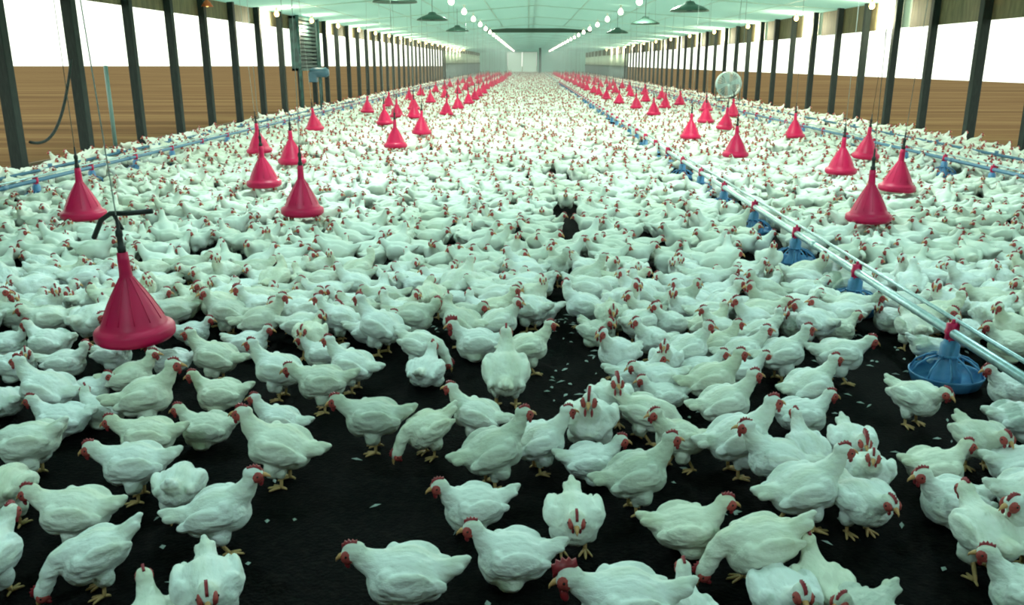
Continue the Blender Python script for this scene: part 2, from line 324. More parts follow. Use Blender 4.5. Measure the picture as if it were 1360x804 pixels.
(-3.599,6.010,155,'T',0.90,1,'white chicken standing hunched facing away-left, right of the left edge'),
(3.374,6.013,2,'T',0.90,0,'white chicken standing hunched facing right, in front of the right edge, left one'),
(0.193,6.015,305,'S',0.92,1,'white chicken standing tall facing forward-right, right of the middle aisle'),
(-1.517,6.017,328,'S',0.88,-1,'white chicken standing tall facing forward-right, in front of the second-nearest red drinker'),
(1.141,6.029,211,'T',0.89,1,'white chicken standing hunched facing forward-left, right of the right dark gap'),
(-2.509,6.035,11,'T',0.93,0,'white chicken standing hunched facing right, left of the left-centre flock'),
(2.930,6.037,22,'T',0.88,-1,'white chicken standing hunched facing right, behind the second pan feeder'),
(-0.021,6.044,174,'S',0.92,0,'white chicken standing tall facing left, in front of the middle aisle'),
(-0.636,6.053,331,'L',0.87,0,'white chicken lying down facing forward-right, left of the middle aisle'),
]
CUT_Y = 6.053
GAPS = [(0.25,5.49,0.14,0.38),(0.15,4.38,0.25,0.63),(-0.48,5.09,0.19,0.15),(-1.06,5.72,0.10,0.20),(-0.74,5.52,0.10,0.23),(1.00,6.12,0.12,0.37),(-2.44,5.36,0.10,0.18),(-2.92,6.24,0.10,0.17),(1.78,6.53,0.21,0.21),(1.71,5.05,0.21,0.16),(2.07,4.61,0.17,0.30),(0.79,7.28,0.10,0.19),(1.93,11.49,0.10,0.38),(-0.01,11.45,0.26,0.38),(0.57,10.75,0.29,0.34),(3.51,6.13,0.10,0.18),(-0.84,6.53,0.10,0.16),(-2.87,4.73,0.13,0.12),(3.54,6.75,0.15,0.16),(1.53,4.54,0.10,0.34),(-0.00,7.50,0.10,0.17),(-2.26,7.74,0.10,0.22),(2.21,8.20,0.11,0.24),(-0.59,7.10,0.10,0.15),(-3.11,8.30,0.11,0.21),(5.73,11.56,0.41,0.54)]
DRINKERS_NEAR = [(-2.01,4.08),(-4.04,7.52),(-2.10,7.75),(-3.02,9.60),(-3.31,11.86),(-4.21,13.29),(-4.48,17.94),(-2.21,14.19),(-2.12,17.00),(-4.56,24.37),(-3.31,19.78),(-3.41,22.32),(-2.22,23.33),(-2.92,22.01),(3.04,7.50),(4.07,9.37),(4.00,10.90),(5.00,12.70),(3.12,12.87),(3.03,16.05),(5.02,16.25),(4.18,18.31),(4.20,20.44),(5.38,22.80),(3.40,23.44),(3.37,27.02),(5.20,25.34)]

XL, XR, YN, YE = -7.4, 8.6, -2.0, 133.0       # walls
YC = 76.0                                      # beyond this the side curtains are closed
LB, LT, RB, RT = 1.54, 2.62, 1.30, 2.38        # open strip of the left and right wall
EAVE, RIDGE = 3.02, 3.62
RX = .25                                       # ridge line

# ------------------------------------------------------------------ helpers
def tag(o, label=None, cat=None, group=None, kind=None):
    if label: o['label'] = label
    if cat: o['category'] = cat
    if group: o['group'] = group
    if kind: o['kind'] = kind
    return o

def obj(name, me, parent=None, loc=None):
    o = bpy.data.objects.new(name, me); col.objects.link(o)
    if parent: o.parent = parent
    if loc: o.location = loc
    return o

def mesh(name, bm, mats, smooth=True):
    me = bpy.data.meshes.new(name)
    bm.normal_update(); bm.to_mesh(me); bm.free()
    for m in (mats if isinstance(mats, (list, tuple)) else [mats]): me.materials.append(m)
    if smooth: me.polygons.foreach_set('use_smooth', [True] * len(me.polygons))
    return me

def empty(name, loc, rz=0):
    o = bpy.data.objects.new(name, None); col.objects.link(o)
    o.location = loc; o.rotation_euler.z = rz; o.empty_display_size = .1
    return o

def add_box(bm, x0, x1, y0, y1, z0, z1, mi=0):
    vs = [bm.verts.new(p) for p in ((x0,y0,z0),(x1,y0,z0),(x1,y1,z0),(x0,y1,z0),(x0,y0,z1),(x1,y0,z1),(x1,y1,z1),(x0,y1,z1))]
    for f in ((3,2,1,0),(4,5,6,7),(0,1,5,4),(1,2,6,5),(2,3,7,6),(3,0,4,7)):
        bm.faces.new([vs[i] for i in f]).material_index = mi

def add_tube(bm, pts, rad, seg=8, mi=0, cap=True):
    pts = [Vector(p) for p in pts]; n = len(pts)
    rads = rad if isinstance(rad, (list, tuple)) else [rad] * n
    rings = []; prev = None
    for i, p in enumerate(pts):
        d = (pts[min(i+1, n-1)] - pts[max(i-1, 0)]).normalized()
        if prev is None:
            a = Vector((0, 0, 1)) if abs(d.z) < .9 else Vector((1, 0, 0))
            u = d.cross(a).normalized()
        else:
            u = (prev - d * prev.dot(d)).normalized()
        prev = u; v = d.cross(u)
        rings.append([bm.verts.new(p + (u * math.cos(2*math.pi*k/seg) + v * math.sin(2*math.pi*k/seg)) * rads[i]) for k in range(seg)])
    for a, b in zip(rings, rings[1:]):
        for k in range(seg):
            bm.faces.new((a[k], a[(k+1) % seg], b[(k+1) % seg], b[k])).material_index = mi
    if cap:
        bm.faces.new(rings[0][::-1]).material_index = mi; bm.faces.new(rings[-1]).material_index = mi

def add_lathe(bm, prof, seg=32, c=(0, 0, 0), mi=0, axis='Z'):
    rings = []
    for r, z in prof:
        ring = []
        for k in range(seg):
            a = 2*math.pi*k/seg; p = (r*math.cos(a), r*math.sin(a), z)
            if axis == 'X': p = (z, r*math.cos(a), r*math.sin(a))
            if axis == 'Y': p = (r*math.cos(a), z, r*math.sin(a))
            ring.append(bm.verts.new((c[0]+p[0], c[1]+p[1], c[2]+p[2])))
        rings.append(ring)
    for a, b in zip(rings, rings[1:]):
        for k in range(seg):
            bm.faces.new((a[k], a[(k+1) % seg], b[(k+1) % seg], b[k])).material_index = mi

def add_ball(bm, c, r, rot=None, seg=12, mi=0):
    if not hasattr(r, '__len__'): r = (r, r, r)
    m = Matrix.Translation(c) @ (rot.to_4x4() if rot else Matrix.Identity(4)) @ Matrix.Diagonal((r[0], r[1], r[2], 1))
    g = bmesh.ops.create_uvsphere(bm, u_segments=seg, v_segments=max(6, seg*2//3), radius=1, matrix=m)
    fs = {f for v in g['verts'] for f in v.link_faces}
    for f in fs: f.material_index = mi

# ------------------------------------------------------------------ materials
def mat(name, color, rough=.6, metal=0, noise=None, bump=0, bscale=60, spec=.5, emis=None, stretch=(1,1,1), coord='Object'):
    m = bpy.data.materials.new(name); m.use_nodes = True
    nt = m.node_tree; p = nt.nodes['Principled BSDF']
    p.inputs['Base Color'].default_value = (*color, 1); p.inputs['Roughness'].default_value = rough
    p.inputs['Metallic'].default_value = metal; p.inputs['Specular IOR Level'].default_value = spec
    if emis: p.inputs['Emission Color'].default_value = (*emis[0], 1); p.inputs['Emission Strength'].default_value = emis[1]
    if noise or bump:
        tc = nt.nodes.new('ShaderNodeTexCoord'); mp = nt.nodes.new('ShaderNodeMapping'); mp.inputs['Scale'].default_value = stretch
        nt.links.new(tc.outputs[coord], mp.inputs[0])
    if noise:
        c2, scale, lo, hi = noise
        n = nt.nodes.new('ShaderNodeTexNoise'); n.inputs['Scale'].default_value = scale; n.inputs['Detail'].default_value = 5
        r = nt.nodes.new('ShaderNodeValToRGB'); r.color_ramp.elements[0].position = lo; r.color_ramp.elements[1].position = hi
        r.color_ramp.elements[0].color = (*color, 1); r.color_ramp.elements[1].color = (*c2, 1)
        nt.links.new(mp.outputs[0], n.inputs[0]); nt.links.new(n.outputs[0], r.inputs[0]); nt.links.new(r.outputs[0], p.inputs['Base Color'])
    if bump:
        n2 = nt.nodes.new('ShaderNodeTexNoise'); n2.inputs['Scale'].default_value = bscale; n2.inputs['Detail'].default_value = 3
        b = nt.nodes.new('ShaderNodeBump'); b.inputs['Strength'].default_value = bump; b.inputs['Distance'].default_value = .01
        nt.links.new(mp.outputs[0], n2.inputs[0]); nt.links.new(n2.outputs[0], b.inputs['Height']); nt.links.new(b.outputs[0], p.inputs['Normal'])
    return m

M = {}
M['feather'] = mat('white_feather', (.87, .92, .89), .85, noise=((.66, .70, .55), 9, .45, .78), bump=.9, bscale=38, spec=.15, stretch=(.5, 1, 1))
M['feather_far'] = mat('white_feather_plain', (.86, .92, .84), .85, noise=((.62, .68, .54), 1.7, .4, .75), spec=.1)
M['comb'] = mat('comb_red', (.36, .022, .032), .5, noise=((.24, .015, .02), 60, .4, .6))
M['face'] = mat('face_pink', (.50, .075, .06), .6, noise=((.36, .05, .045), 90, .4, .6))
M['beak'] = mat('beak_horn', (.66, .36, .14), .4)
M['leg'] = mat('leg_yellow', (.62, .40, .16), .55, bump=.5, bscale=200)
M['eye'] = mat('eye_dark', (.015, .01, .008), .15)
M['litter'] = mat('litter', (.003, .0033, .003), .95, noise=((.012, .010, .008), 26, .45, .85), bump=1, bscale=70, spec=.08)
M['red'] = mat('red_plastic', (.66, .006, .085), .42, noise=((.50, .008, .07), 7, .4, .8), spec=.4)
M['black'] = mat('black_rubber', (.012, .014, .013), .5)
M['cord'] = mat('pale_cord', (.45, .52, .48), .7)
M['blue'] = mat('blue_plastic', (.09, .29, .52), .4, noise=((.04, .17, .36), 12, .4, .7))
M['galv'] = mat('galvanised_steel', (.50, .66, .66), .35, metal=.55, noise=((.36, .50, .52), 30, .35, .7))
M['post'] = mat('dark_post_timber', (.007, .016, .014), .75, noise=((.018, .030, .026), 12, .4, .7), stretch=(4, 4, .5))
M['base'] = mat('sill_timber', (.16, .12, .07), .8, noise=((.09, .06, .035), 8, .4, .7), stretch=(6, .5, 6))
M['ply'] = mat('brown_plywood', (.25, .20, .105), .7, noise=((.13, .105, .055), 3.5, .35, .7), stretch=(1, 3, .6))
M['white'] = mat('white_paint', (.78, .84, .74), .6)
M['ceil'] = mat('ceiling_sheet', (.50, .86, .78), .6, noise=((.58, .90, .83), 1.2, .35, .7), stretch=(2, .15, 1))
M['seam'] = mat('ceiling_seam', (.62, .84, .76), .5)
M['beam'] = mat('dark_beam', (.06, .12, .09), .7)
M['hood'] = mat('brooder_hood', (.09, .17, .13), .4, metal=.5)
M['bulb'] = mat('lamp_glass', (.9, .9, .8), .3, emis=((1, .93, .72), 7))
M['warm'] = mat('warm_lamp_glass', (.9, .7, .3), .3, emis=((1, .62, .18), 4))
M['teal'] = mat('teal_metal', (.05, .14, .13), .5, noise=((.03, .07, .07), 6, .4, .6))
M['panelblue'] = mat('far_wall_panel', (.20, .28, .30), .7)
M['fan'] = mat('fan_metal', (.58, .78, .78), .4, metal=.3)
M['end'] = mat('end_wall_sheet', (.62, .84, .76), .6)
M['fleck'] = mat('pale_fleck', (.42, .50, .46), .9)
def bird_tint(m):
    nt = m.node_tree; p = nt.nodes['Principled BSDF']; lk = p.inputs['Base Color'].links[0].from_socket
    oi = nt.nodes.new('ShaderNodeObjectInfo'); r = nt.nodes.new('ShaderNodeValToRGB'); e = r.color_ramp.elements
    e[0].position = 0; e[0].color = (1, 1, 1, 1); e[1].position = 1; e[1].color = (.70, .72, .66, 1); x = e.new(.55); x.color = (1, 1, .97, 1); y = e.new(.8); y.color = (.95, .93, .80, 1)
    mx = nt.nodes.new('ShaderNodeMix'); mx.data_type = 'RGBA'; mx.blend_type = 'MULTIPLY'; mx.inputs[0].default_value = 1
    nt.links.new(oi.outputs['Random'], r.inputs[0]); nt.links.new(lk, mx.inputs[6]); nt.links.new(r.outputs[0], mx.inputs[7]); nt.links.new(mx.outputs[2], p.inputs['Base Color'])
bird_tint(M['feather'])
# translucent curtain
def curtain(name, c, t):
    m = bpy.data.materials.new(name); m.use_nodes = True; nt = m.node_tree; nt.nodes.clear()
    o = nt.nodes.new('ShaderNodeOutputMaterial'); mx = nt.nodes.new('ShaderNodeMixShader'); mx.inputs[0].default_value = t
    d = nt.nodes.new('ShaderNodeBsdfDiffuse'); tr = nt.nodes.new('ShaderNodeBsdfTranslucent')
    d.inputs[0].default_value = (*c, 1); tr.inputs[0].default_value = (*c, 1)
    nt.links.new(d.outputs[0], mx.inputs[1]); nt.links.new(tr.outputs[0], mx.inputs[2]); nt.links.new(mx.outputs[0], o.inputs[0])
    return m
M['curtain'] = curtain('translucent_curtain', (.80, .90, .78), .6)
M['ceil'] = curtain('ceiling_sheet', (.66, .90, .85), .40)  # translucency added so sky glow brightens the ceiling and the house
M['end'] = curtain('end_wall_sheet', (.66, .92, .86), .45)  # let daylight through, added to brighten the far end
M['door'] = curtain('translucent_door', (.80, .97, .90), .85)
# dry field outside
def field():
    m = mat('dry_field', (.2, .16, .09), .95, spec=0); nt = m.node_tree; p = nt.nodes['Principled BSDF']
    tc = nt.nodes.new('ShaderNodeTexCoord'); mp = nt.nodes.new('ShaderNodeMapping'); mp.inputs['Scale'].default_value = (.05, .75, 1)
    n = nt.nodes.new('ShaderNodeTexNoise'); n.inputs['Scale'].default_value = 1.1; n.inputs['Detail'].default_value = 6; n.inputs['Roughness'].default_value = .7
    r = nt.nodes.new('ShaderNodeValToRGB'); e = r.color_ramp.elements
    e[0].position = .3; e[0].color = (.075, .050, .028, 1); e[1].position = .68; e[1].color = (.20, .142, .068, 1)
    x = e.new(.48); x.color = (.125, .078, .040, 1)
    nt.links.new(tc.outputs['Object'], mp.inputs[0]); nt.links.new(mp.outputs[0], n.inputs[0]); nt.links.new(n.outputs[0], r.inputs[0])
    nt.links.new(r.outputs[0], p.inputs['Base Color'])
    return m
M['field'] = field()

# ------------------------------------------------------------------ setting
def struct(name, bm, m, smooth=False, label=None):
    o = obj(name, mesh(name, bm, m, smooth)); o['kind'] = 'structure'
    if label: o['label'] = label
    return o

bm = bmesh.new(); add_box(bm, XL-.1, XR+.1, YN, YE, -.1, 0); struct('floor', bm, M['litter'], label='dark litter floor')
bm = bmesh.new()                                              # field around the house
for x0, x1 in ((-260, XL-.1), (XR+.1, 41)): add_box(bm, x0, x1, YN-30, 420, -.5, -.02)
add_box(bm, XL-.1, XR+.1, YE+.2, 420, -.5, -.02)
struct('ground', bm, M['field'], label='dry brown field outside the house')
# ceiling: two pitched sheets with real thickness
def pitched(x0, z0, x1, z1, name, m):
    bm = bmesh.new()
    vs = [bm.verts.new(p) for p in ((x0,YN,z0),(x1,YN,z1),(x1,YE,z1),(x0,YE,z0),(x0,YN,z0+.08),(x1,YN,z1+.08),(x1,YE,z1+.08),(x0,YE,z0+.08))]
    for f in ((3,2,1,0),(4,5,6,7),(0,1,5,4),(1,2,6,5),(2,3,7,6),(3,0,4,7)): bm.faces.new([vs[i] for i in f])
    return struct(name, bm, m)
pitched(XL-.6, EAVE-.05, RX, RIDGE, 'ceiling', M['ceil']); pitched(RX, RIDGE, XR+.6, EAVE-.05, 'ceiling', M['ceil'])
def ceil_z(x):
    return EAVE + (RIDGE-EAVE) * ((x-XL)/(RX-XL) if x < RX else (XR-x)/(XR-RX))
bm = bmesh.new()
for x in (-6, -4.5, -3.1, -1.4, 0, 1.9, 3.7, 5.3, 7):                     # long sheet seams
    add_box(bm, x-.02, x+.02, YN, YE, ceil_z(x)-.012, ceil_z(x)+.02)
struct('trim_1', bm, M['seam'], label='pale ceiling seams')
bm = bmesh.new()
for k in range(16):
    y = 9 + 7.8*k
    for (a, b) in ((XL, RX), (RX, XR)):
        vs = [bm.verts.new(p) for p in ((a,y,ceil_z(a)-.03),(b,y,ceil_z(b)-.03),(b,y+.06,ceil_z(b)-.03),(a,y+.06,ceil_z(a)-.03),(a,y,ceil_z(a)+.03),(b,y,ceil_z(b)+.03),(b,y+.06,ceil_z(b)+.03),(a,y+.06,ceil_z(a)+.03))]
        for f in ((3,2,1,0),(4,5,6,7),(0,1,5,4),(1,2,6,5),(2,3,7,6),(3,0,4,7)): bm.faces.new([vs[i] for i in f])
struct('trim_2', bm, M['seam'], label='cross seams of the ceiling')
bm = bmesh.new(); add_box(bm, -2.4, 3.6, 50.9, 51.1, 3.27, 3.5)
struct('trim_3', bm, M['beam'], label='dark beam across the middle of the ceiling')
# walls
def side(name, x, s, zb, zt, bays, y0):
    # header (white backing), brown plywood in most bays, sill board, closed far part
    bm = bmesh.new()
    add_box(bm, min(x, x+s*.06), max(x, x+s*.06), YN, YE, zt, EAVE+.06)
    w = struct(name, bm, M['white'])
    bm = bmesh.new()
    for a, b in bays: add_box(bm, min(x-s*.03, x), max(x-s*.03, x), a, b, zt-.02, EAVE-.02)
    struct('trim_4' if s < 0 else 'trim_5', bm, M['ply'], label='brown plywood panels above the side opening')
    bm = bmesh.new(); add_box(bm, min(x, x+s*.05), max(x, x+s*.05), YN, YC, 0, .16)
    struct('baseboard_left' if s < 0 else 'baseboard_right', bm, M['base'])
    bm = bmesh.new(); add_box(bm, min(x, x+s*.04), max(x, x+s*.04), YN, 9.0, .16, zt)  # solid unseen near stretch, added to keep daylight off the front
    struct(name, bm, M['ply'])
    bm = bmesh.new(); add_box(bm, min(x, x+s*.04), max(x, x+s*.04), YC, YE, 0, zb-.1)
    add_box(bm, min(x-s*.05, x), max(x-s*.05, x), YC, YE, zb-.12, zb+.04, 1)
    struct(name, bm, [M['panelblue'], M['beam']])
    n = 120; bm = bmesh.new(); ra = []                        # closed translucent curtain with soft folds
    for i in range(n+1):
        y = YC + (YE-YC)*i/n
        ra.append([bm.verts.new((x + s*(.03+.012*math.sin(i*1.9)), y, z)) for z in (zb, (zb+zt)/2, zt)])
    for a, b in zip(ra, ra[1:]):
        for k in range(2): bm.faces.new((a[k], b[k], b[k+1], a[k+1]))
    o = obj('side_curtain', mesh('side_curtain', bm, M['curtain']))
    md = o.modifiers.new('thick', 'SOLIDIFY'); md.thickness = .01
    tag(o, 'pale closed curtain along the far %s wall' % ('left' if s < 0 else 'right'), 'curtain')
lb = [(YN, 23.75)]; y = 25.3
while y < YE: lb.append((y, min(y+2.3, YE))); y += 3.9
rb = [(YN, 20.1)]; y = 22.1
while y < YE: lb and rb.append((y, min(y+3.95, YE))); y += 5.85
side('wall_left', XL, -1, LB, LT, lb, 0); side('wall_right', XR, 1, RB, RT, rb, 0)
bm = bmesh.new(); add_box(bm, XL-.1, XR+.1, YN-.1, YN, 0, 3.8); struct('wall_near', bm, M['ply'])
bm = bmesh.new()
DX0, DX1, DZ = -3.2, 1.25, 3.1
add_box(bm, XL-.1, DX0, YE, YE+.15, 0, 3.8); add_box(bm, DX1, XR+.1, YE, YE+.15, 0, 3.8); add_box(bm, DX0, DX1, YE, YE+.15, DZ, 3.8)
struct('wall_far', bm, M['end'])
d = empty('door_1', ((DX0+DX1)/2, YE, 0)); d['kind'] = 'structure'
for a, b in ((DX0, (DX0+DX1)/2-.02), ((DX0+DX1)/2+.02, DX1)):
    bm = bmesh.new(); c = (DX0+DX1)/2; add_box(bm, a-c+.03, b-c-.03, .05, .08, .02, DZ-.02); obj('door_leaf', mesh('door_leaf', bm, M['door'], False), d)
bm = bmesh.new(); c = (DX0+DX1)/2
add_box(bm, DX0-c-.12, DX0-c, -.05, .1, 0, DZ); add_box(bm, DX1-c, DX1-c+.12, -.05, .1, 0, DZ); add_box(bm, DX0-c-.12, DX1-c+.12, -.05, .1, DZ, DZ+.12)
obj('door_frame', mesh('door_frame', bm, M['seam'], False), d)
bm = bmesh.new(); add_box(bm, -.15, .15, -.15, .15, 0, 3.5)
o = obj('roof_post', mesh('roof_post', bm, M['teal'], False), None, (1.55, 118, 0)); tag(o, 'teal post standing before the bright end wall', 'post')
# gable infill at both ends is covered by the 3.8 m wall height

# posts: one object each
def post_mesh(w, h):
    bm = bmesh.new(); add_box(bm, -w/2, w/2, -w/2, w/2, 0, h)
    bmesh.ops.bevel(bm, geom=bm.edges[:], offset=.008, segments=1, affect='EDGES')
    return mesh('wall_post', bm, M['post'], False)
pm_n = post_mesh(.145, 3.05); pm_w = post_mesh(.17, 3.05); pm_f = post_mesh(.13, 3.05)
ordw = ['first','second','third','fourth','fifth','sixth','seventh','eighth','ninth','tenth','eleventh','twelfth']
def posts(x, y0, side_n, wide):
    k = 0; y = y0
    while y < YC + 2:
        me = pm_w if k in wide else (pm_n if y < 40 else pm_f)
        o = obj('wall_post', me, None, (x, y + .12*(math.sin(k*7.3) if k > 1 else 0), 0))
        if k < 12: tag(o, 'dark square post, %s from the near end of the visible %s wall' % (ordw[k], side_n), 'post', 'posts along the %s wall' % side_n)
        else: tag(o, 'one of the far dark posts crowding together along the %s wall' % side_n, 'post', 'far posts along the %s wall' % side_n)
        k += 1; y += 1.95
posts(XL+.10, 12.05, 'left', (0, 1)); posts(XR-.11, 14.75, 'right', (0, 1))

# ------------------------------------------------------------------ lamps
def copy_tree(o, parent=None):
    c = o.copy(); col.objects.link(c)
    if parent: c.parent = parent
    for ch in list(o.children): copy_tree(ch, c)
    return c
def light(name, loc, power, color, rad, parent=None):
    l = bpy.data.lights.new(name, 'SPOT' if name.startswith('ceiling') else 'POINT'); l.energy = power; l.color = color; l.shadow_soft_size = rad
    if l.type == 'SPOT': l.spot_size = R(168); l.spot_blend = .35
    o = bpy.data.objects.new(name, l); col.objects.link(o); o.location = loc
    if parent: o.parent = parent
    return o
def make_lamp(name, glass, drop, r):
    root = empty(name, (0, 0, 0))
    bm = bmesh.new(); add_lathe(bm, [(.002,-.0),(.05,-.0),(.05,-.02),(.02,-.03),(.018,-drop+.02),(.03,-drop),(.03,-drop-.05),(.002,-drop-.05)], 12)
    obj('socket', mesh('socket', bm, M['white']), root)
    bm = bmesh.new(); add_lathe(bm, [(.002,-drop-.04),(.028,-drop-.05),(.8*r,-drop-.05-r*.6),(r,-drop-.05-r*1.3),(.8*r,-drop-.05-r*1.95),(.4*r,-drop-.05-r*2.25),(.002,-drop-.05-r*2.3)], 16)
    obj('bulb', mesh('bulb', bm, glass), root)
    return root
lp0 = make_lamp('ceiling_lamp', M['bulb'], .06, .085); ew0 = make_lamp('eave_lamp', M['warm'], .02, .07)
first = {}
def put_lamp(proto, x, y, z, label, cat, group, power, color, key):
    o = proto if key not in first else copy_tree(proto); first[key] = 1
    o.location = (x, y, z); tag(o, label, cat, group)
    light(key + '_light', (x, y, z - .42), power, color, .12)
for k in range(-2, 25):  # first bulbs hang out of view, added to light the near birds
    y = 9.9 + 4.85*k
    if y > YE-2: break
    for x, s in ((-2.13, 'left'), (3.02, 'right')):
        lab = 'bare bulb of the %s ceiling row, %s visible from the near end' % (s, ordw[k-3]) if 3 <= k < 9 else 'bare bulb in the unseen near part or distant end of the %s ceiling row' % s
        put_lamp(lp0, x, y, ceil_z(x)-.005, lab, 'lamp', '%s ceiling lamps of the %s row' % ('near' if 3 <= k < 9 else 'distant', s), P_CENTRE*(.28 if y < 6 else .72 if y < 11 else .84 if y < 22 else .62 if y < 35 else .42), (.66, .93, 1) if y < 6 else (.84, 1, .95) if y < 11 else (.90, 1, .86), 'ceiling')
for s, x, ys, dy in (('left', XL+.45, 24.4, 3.9), ('right', XR-.5, 21.2, 5.85)):
    k = 0
    while ys + k*dy < YC+20:
        lab = 'small warm lamp under the %s eave, %s from the near end' % (s, ordw[k]) if k < 6 else 'far warm lamp under the %s eave' % s
        put_lamp(ew0, x, ys+k*dy, ceil_z(x)-.005, lab, 'lamp', 'warm lamps under the %s eave%s' % (s, '' if k < 6 else ', far part'), P_EAVE*(dy/5), (1, .93, .66), 'eave'); k += 1
# two orange heat lamps near the eaves
for x, y, s in ((XL+.25, 19.7, 'left'), (XR-.25, 16.4, 'right')):
    root = empty('heat_lamp', (x, y, 2.84))
    bm = bmesh.new(); add_lathe(bm, [(.012,.14),(.02,.1),(.07,.06),(.13,-.04),(.125,-.04),(.065,.05),(.01,.08)], 20)
    obj('shade', mesh('shade', bm, mat('orange_enamel_'+s, (.75, .16, .04), .4)), root)
    bm = bmesh.new(); add_ball(bm, (0,0,.0), .045); obj('bulb', mesh('bulb', bm, M['warm']), root)
    bm = bmesh.new(); add_tube(bm, [(0,0,.13),(0,0,ceil_z(x)-2.84)], .006); obj('cord', mesh('cord', bm, M['black']), root)
    tag(root, 'orange shaded lamp hanging under the %s eave' % s, 'lamp')
# brooder hoods
def make_hood():
    root = empty('brooder_hood', (0,0,0))
    bm = bmesh.new(); add_lathe(bm, [(.03,.16),(.08,.15),(.12,.10),(.26,.05),(.40,-.02),(.41,-.05),(.40,-.05),(.25,.03),(.03,.10)], 32)
    obj('hood', mesh('hood', bm, M['hood']), root)
    bm = bmesh.new(); add_lathe(bm, [(.002,.11),(.09,.09),(.1,-.0),(.06,-.05),(.002,-.05)], 16); obj('burner', mesh('burner', bm, M['teal']), root)
    bm = bmesh.new(); add_tube(bm, [(0,0,.14),(0,0,.75)], .006); obj('chain', mesh('chain', bm, M['black']), root)
    return root
hd0 = make_hood()
HD = [(-2.45,16.3,2.72,'left','nearest'),(-2.5,23,2.7,'left','second'),(-2.5,31,2.72,'left','third'),(3.4,18.9,2.7,'right','nearest'),(3.3,25.2,2.7,'right','second'),(3.3,33,2.72,'right','third')]
for i, (x, y, z, s, n) in enumerate(HD):
    o = hd0 if i == 0 else copy_tree(hd0)
    o.location = (x, y, ceil_z(x)-.70)
    tag(o, 'dark round heater hood hung under the ceiling, %s of the %s side' % (n, s), 'heater hood', 'brooder hoods under the ceiling')

# ------------------------------------------------------------------ bell drinkers
def make_drinker():
    root = empty('bell_drinker', (0,0,0))
    bm = bmesh.new()
    prof = [(.150,.012),(.168,.002),(.182,-.004),(.192,.0),(.196,.012),(.195,.040),(.188,.052),(.168,.060),(.158,.072),(.148,.095),(.130,.135),(.108,.180),(.084,.225),(.062,.262),(.044,.292),(.033,.312),(.030,.34),(.028,.40),(.026,.44),(.010,.445)]
    add_lathe(bm, prof, 48)
    for k in range(12):   # moulded ribs on the cone
        a = 2*math.pi*k/12; pts = [(r*math.cos(a), r*math.sin(a), z+.001) for r, z in prof[9:16]]
        add_tube(bm, pts, .0028, 5)
    obj('bell', mesh('bell', bm, M['red']), root)
    bm = bmesh.new(); add_lathe(bm, [(.145,.010),(.15,-.012),(.165,-.018),(.18,-.012),(.184,.0)], 40); obj('trough', mesh('trough', bm, M['red']), root)
    bm = bmesh.new(); add_lathe(bm, [(.003,.44),(.020,.44),(.022,.47),(.015,.475),(.014,.52),(.018,.525),(.017,.55),(.009,.56),(.007,.62),(.003,.63)], 16)
    obj('valve', mesh('valve', bm, M['black']), root)
    return root
dr0 = make_drinker()
cordm = {}
nd = 0
DPOS = []
def put_drinker(x, y, label, group, tilt=0, z=.25):
    global nd
    DPOS.append((x, y))
    o = dr0 if nd == 0 else copy_tree(dr0); nd += 1
    o.location = (x, y, z); o.rotation_euler = (0, R(tilt), nd)
    tag(o, label, 'drinker', group)
    h = ceil_z(x) - z
    key = round(h, 2)
    if key not in cordm:
        bm = bmesh.new(); add_tube(bm, [(0,0,.62),(0,0,h)], .003, 6); cordm[key] = mesh('cord', bm, M['cord'])
    obj('suspension_cord', cordm[key], o)
    return o
DL = ['largest red bell drinker, hanging at front left with dark valve and hose','red bell drinker nearest the left wall, beyond the largest one',
 'red bell drinker with dark valve, second largest on the left half','red bell drinker just left of the second largest left one','red bell drinker behind and left of the second largest, third in its row',
 'red bell drinker right behind another, both left of a slimmer one','small red bell drinker alone, closest to left posts beyond the paired ones','red bell drinker closest to the middle aisle on the left half',
 'pale-hosed red bell drinker just right behind the one nearest the aisle','small red bell drinker farthest left of the mid-left group','small red bell drinker at the left of the tight mid-left group','small red bell drinker at the right of the tight mid-left group',
 'small lone red bell drinker beside the aisle, above the mid-left group','small red bell drinker between the tight group and lone aisle one',
 'largest red bell drinker on the right half, beyond the feed pipe','outermost large red bell drinker on the right half','red bell drinker left of the outermost large right one',
 'red bell drinker nearest the right posts, behind the large right ones','red bell drinker by itself right of the feed line, mid-distance','small red bell drinker closest to the feed line on the right half',
 'small red bell drinker by itself near the right wall','small red bell drinker just below the stacked right pair','small red bell drinker, lower of the stacked right pair','small red bell drinker under the round fan',
 'small far red bell drinker beside the feed line, nearer of two','small far red bell drinker beside the feed line, farther of two','small red bell drinker, upper of the stacked right pair']
random.seed(3)
for (x, y), lab in zip(DRINKERS_NEAR, DL):
    put_drinker(x, y, lab, 'red bell drinkers hanging over the flock', random.uniform(-4, 4))
for x, y0, dy, s in ((-2.15,26.5,3.3,'left aisle'),(-3.35,26,4.6,'left inner'),(-4.5,28,4.6,'left outer'),(3.08,30,3.6,'right aisle'),(4.15,27,4.6,'right inner'),(5.1,29,4.8,'right outer')):
    y = y0; k = 0
    while y < 104:
        n = 'far red bell drinker in the %s row, %s beyond the separate ones' % (s, ordw[k]) if k < 5 else 'tiny distant red bell drinker merging into the %s row' % s
        put_drinker(x + random.uniform(-.12, .12), y, n, 'far red bell drinkers of the %s row%s' % (s, '' if k < 5 else ', distant end'), random.uniform(-4, 4)); y += dy; k += 1
